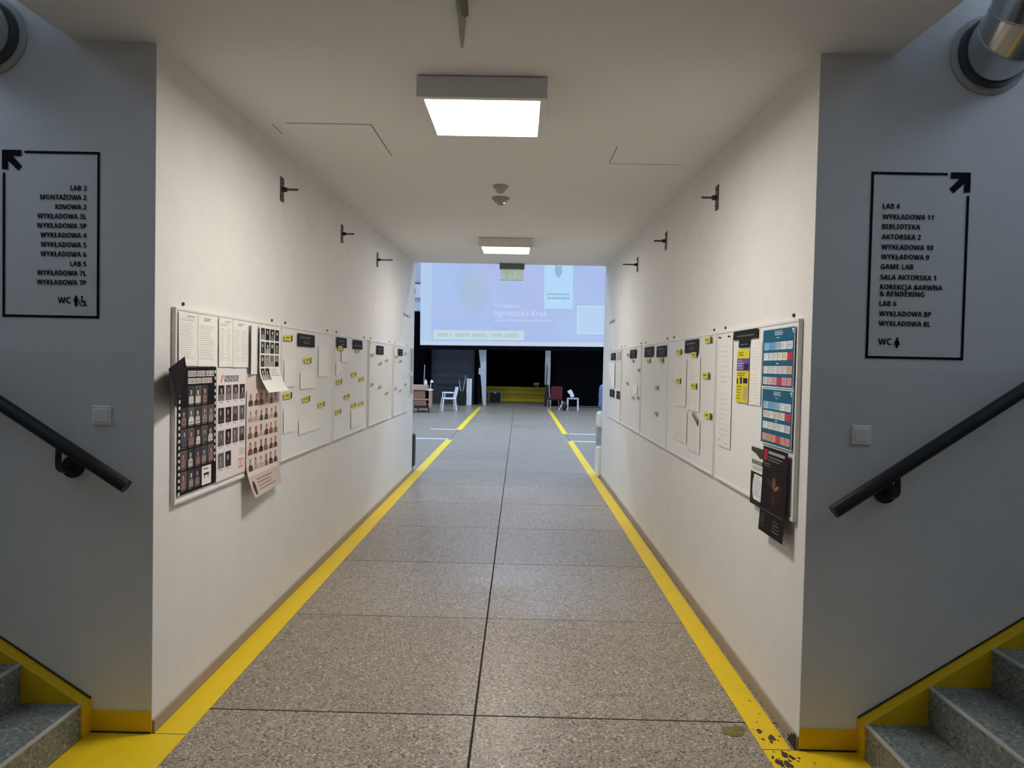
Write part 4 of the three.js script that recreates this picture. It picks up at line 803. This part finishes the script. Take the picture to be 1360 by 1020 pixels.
{ // desk with things on it
  const g = thing('desk', 'brown wooden desk with pinkish top at the hall side', 'desk'); g.position.set(-3.24, 0, -22.8);
  part(g, 'desk_top', rb(0.80, 0.16, 0.5, 0.01, -0.16, 0.82, 0.05), M.woodPink); part(g, 'front_panel', rb(0.72, 0.30, 0.03, 0.005, -0.17, 0.58, 0.22), M.wood);
  part(g, 'side_panel', rb(0.05, 0.55, 0.5, 0.005, 0.34, 0.45, 0.02), M.woodPink); part(g, 'shelf', rb(0.86, 0.03, 0.45, 0.005, -0.10, 0.43, 0.02), M.woodPink); part(g, 'lower_panel', rb(0.74, 0.18, 0.03, 0.005, -0.15, 0.32, 0.2), M.wood);
  part(g, 'side_shelf', rb(0.20, 0.03, 0.4, 0.005, 0.30, 0.74, 0.0), M.white);
  for (const x of [-0.45, -0.05, 0.3]) part(g, 'leg', rod([x, 0.001, 0.15], [x, 0.24, 0.15], 0.022), M.black);
  part(g, 'drawer_box', bx(0.45, 0.10, 0.4, 0.05, 0.2, 0), M.black);
  const b = thing('bottle', 'small pale bottle standing on the brown desk', 'bottle'); b.position.set(-3.06, 0.9, -22.72);
  part(b, 'body', new THREE.LatheGeometry([[0, 0.001], [0.045, 0.001], [0.045, 0.11], [0.018, 0.15], [0.018, 0.18], [0, 0.18]].map(([x, y]) => new THREE.Vector2(x, y)), 18), M.white);
  const m = thing('microphone_stand', 'thin pale stand rising behind the brown desk', 'stand'); m.position.set(-3.2, 0, -23.2);
  part(m, 'pole', rod([0, 0.02, 0], [0.03, 1.56, 0], 0.014), M.chrome); part(m, 'base', new THREE.CylinderGeometry(0.14, 0.15, 0.02, 24).translate(0, 0.011, 0), M.black);
  const l = thing('desk_lamp', 'small pale desk lamp at the end of the desk', 'lamp'); l.position.set(-2.92, 0.756, -22.8);
  part(l, 'base', new THREE.CylinderGeometry(0.05, 0.06, 0.02, 18).translate(0, 0.01, 0), M.white); part(l, 'arm', rod([0, 0.02, 0], [0.03, 0.26, 0], 0.012), M.white); part(l, 'shade', new THREE.ConeGeometry(0.06, 0.08, 18, 1, true).translate(0.05, 0.28, 0), M.white);
}
function chairLegs(g, w, d, h, m, splay = 0.03, r = 0.018) { for (const sx of [-1, 1]) for (const sz of [-1, 1]) part(g, 'leg', rod([sx * (w / 2 + splay), 0.001, sz * (d / 2 + splay)], [sx * w / 2, h, sz * d / 2], r), m); }
{ // white plastic armchair, seen from its side
  const g = thing('plastic_armchair', 'white plastic armchair standing in the hall', 'chair'); g.position.set(-2.42, 0, -23.9); g.rotation.y = -Math.PI / 2 + 0.25;
  part(g, 'seat', rb(0.46, 0.045, 0.46, 0.018, 0, 0.42, 0), M.white); chairLegs(g, 0.40, 0.40, 0.41, M.white, 0.045, 0.024);
  const bk = part(g, 'backrest', sheetGeo(0.42, 0.40, (u) => -0.05 * Math.pow(2 * u - 1, 2), 10, 4, 0.025), M.white); bk.position.set(0, 0.63, -0.22); bk.rotation.x = -0.2;
  for (const sx of [-1, 1]) { part(g, 'armrest', rb(0.045, 0.025, 0.40, 0.01, sx * 0.235, 0.62, 0.0), M.white); part(g, 'arm_post', rod([sx * 0.235, 0.42, 0.17], [sx * 0.235, 0.62, 0.17], 0.016), M.white); }
}
{ // red upholstered chair turned from the viewer
  const g = thing('upholstered_chair', 'dark red upholstered chair before the black curtain', 'chair'); g.position.set(1.31, 0, -25.1); g.rotation.y = 0.2;
  part(g, 'seat', rb(0.46, 0.09, 0.46, 0.03, 0, 0.43, 0), M.red); const bk = part(g, 'backrest', rb(0.42, 0.46, 0.06, 0.028, 0, 0.67, 0.21), M.red); bk.rotation.x = 0.08;
  chairLegs(g, 0.40, 0.40, 0.39, M.chrome, 0.02, 0.015);
  for (const sx of [-1, 1]) part(g, 'back_post', rod([sx * 0.15, 0.40, 0.2], [sx * 0.15, 0.6, 0.22], 0.012), M.chrome);
}
{ // white stool, a white box on it and a dark bag
  const g = thing('white_stool', 'small white stool before the black curtain', 'stool'); g.position.set(2.0, 0, -25.6);
  part(g, 'seat', rb(0.42, 0.04, 0.36, 0.01, 0, 0.43, 0), M.greyPanel); chairLegs(g, 0.37, 0.30, 0.41, M.white, 0.01, 0.02);
  const b = thing('cardboard_box', 'white crumpled box leaning on the white stool', 'box'); b.position.set(1.99, 0.452, -25.6); b.rotation.z = 0.42;
  part(b, 'carton', rb(0.13, 0.20, 0.14, 0.012, 0.02, 0.13, 0), M.white); part(b, 'flap', rb(0.15, 0.10, 0.012, 0.004, 0.0, 0.26, 0.05), M.white);
  const d = thing('dark_bag', 'dark bag slumped beside the white stool', 'bag'); d.position.set(1.60, 0, -25.25);
  part(d, 'body', new THREE.SphereGeometry(0.16, 20, 14).scale(0.9, 1.1, 0.8).translate(0.04, 0.172, 0), M.black); part(d, 'strap', rod([-0.13, 0.01, 0.1], [0.01, 0.34, 0.1], 0.02), M.white, 'white strap');
}
{ // pipe on the floor by the curtain
  const g = thing('floor_pipe', 'pale metal pole lying before the black curtain', 'pole');
  part(g, 'pole', rod([2.3, 0.04, -27.2], [3.3, 0.04, -27.2], 0.03), M.bracket); part(g, 'end_knob', new THREE.SphereGeometry(0.045, 14, 10).translate(3.34, 0.046, -27.2), M.bracket);
}
{ // water cooler just past the passage end
  const g = thing('water_cooler', 'white water cooler with blue bottle at passage end', 'water cooler'); g.position.set(1.318, 0, -10.22);
  part(g, 'lower_body', rb(0.31, 0.44, 0.32, 0.03, 0, 0.221, 0), M.plastic); part(g, 'upper_body', rb(0.31, 0.24, 0.32, 0.05, 0, 0.83, 0), M.plastic); part(g, 'back_panel', rb(0.31, 0.36, 0.12, 0.02, 0.0, 0.58, -0.10), M.greyPanel);
  for (const x of [-0.07, 0.07]) part(g, 'tap', rb(0.03, 0.05, 0.06, 0.008, x, 0.74, 0.17), M.black); part(g, 'drip_tray', rb(0.2, 0.025, 0.1, 0.008, 0, 0.455, 0.12), M.greyPanel);
  part(g, 'water_bottle', new THREE.LatheGeometry([[0, 0.94], [0.04, 0.94], [0.05, 0.98], [0.137, 1.03], [0.137, 1.10], [0.129, 1.12], [0.137, 1.14], [0.137, 1.24], [0.129, 1.26], [0.137, 1.28], [0.12, 1.33], [0.09, 1.35], [0, 1.35]].map(([x, y]) => new THREE.Vector2(x, y)), 36), M.bottle, 'blue water bottle');
}
{ // black trolley bag behind the other corner
  const g = thing('trolley_bag', 'black wheeled bag beside the passage end', 'bag'); g.position.set(-1.70, 0, -10.28);
  part(g, 'body', rb(0.34, 0.50, 0.22, 0.04, 0, 0.31, 0), M.black); part(g, 'handle', tube([[-0.08, 0.55, 0], [-0.08, 0.64, 0], [0.08, 0.64, 0], [0.08, 0.55, 0]], 0.012), M.bracket);
  for (const x of [-0.13, 0.13]) part(g, 'wheel', new THREE.CylinderGeometry(0.035, 0.035, 0.03, 18).rotateZ(Math.PI / 2).translate(x, 0.036, 0.05), M.black);
}

renderer.render(scene, camera);
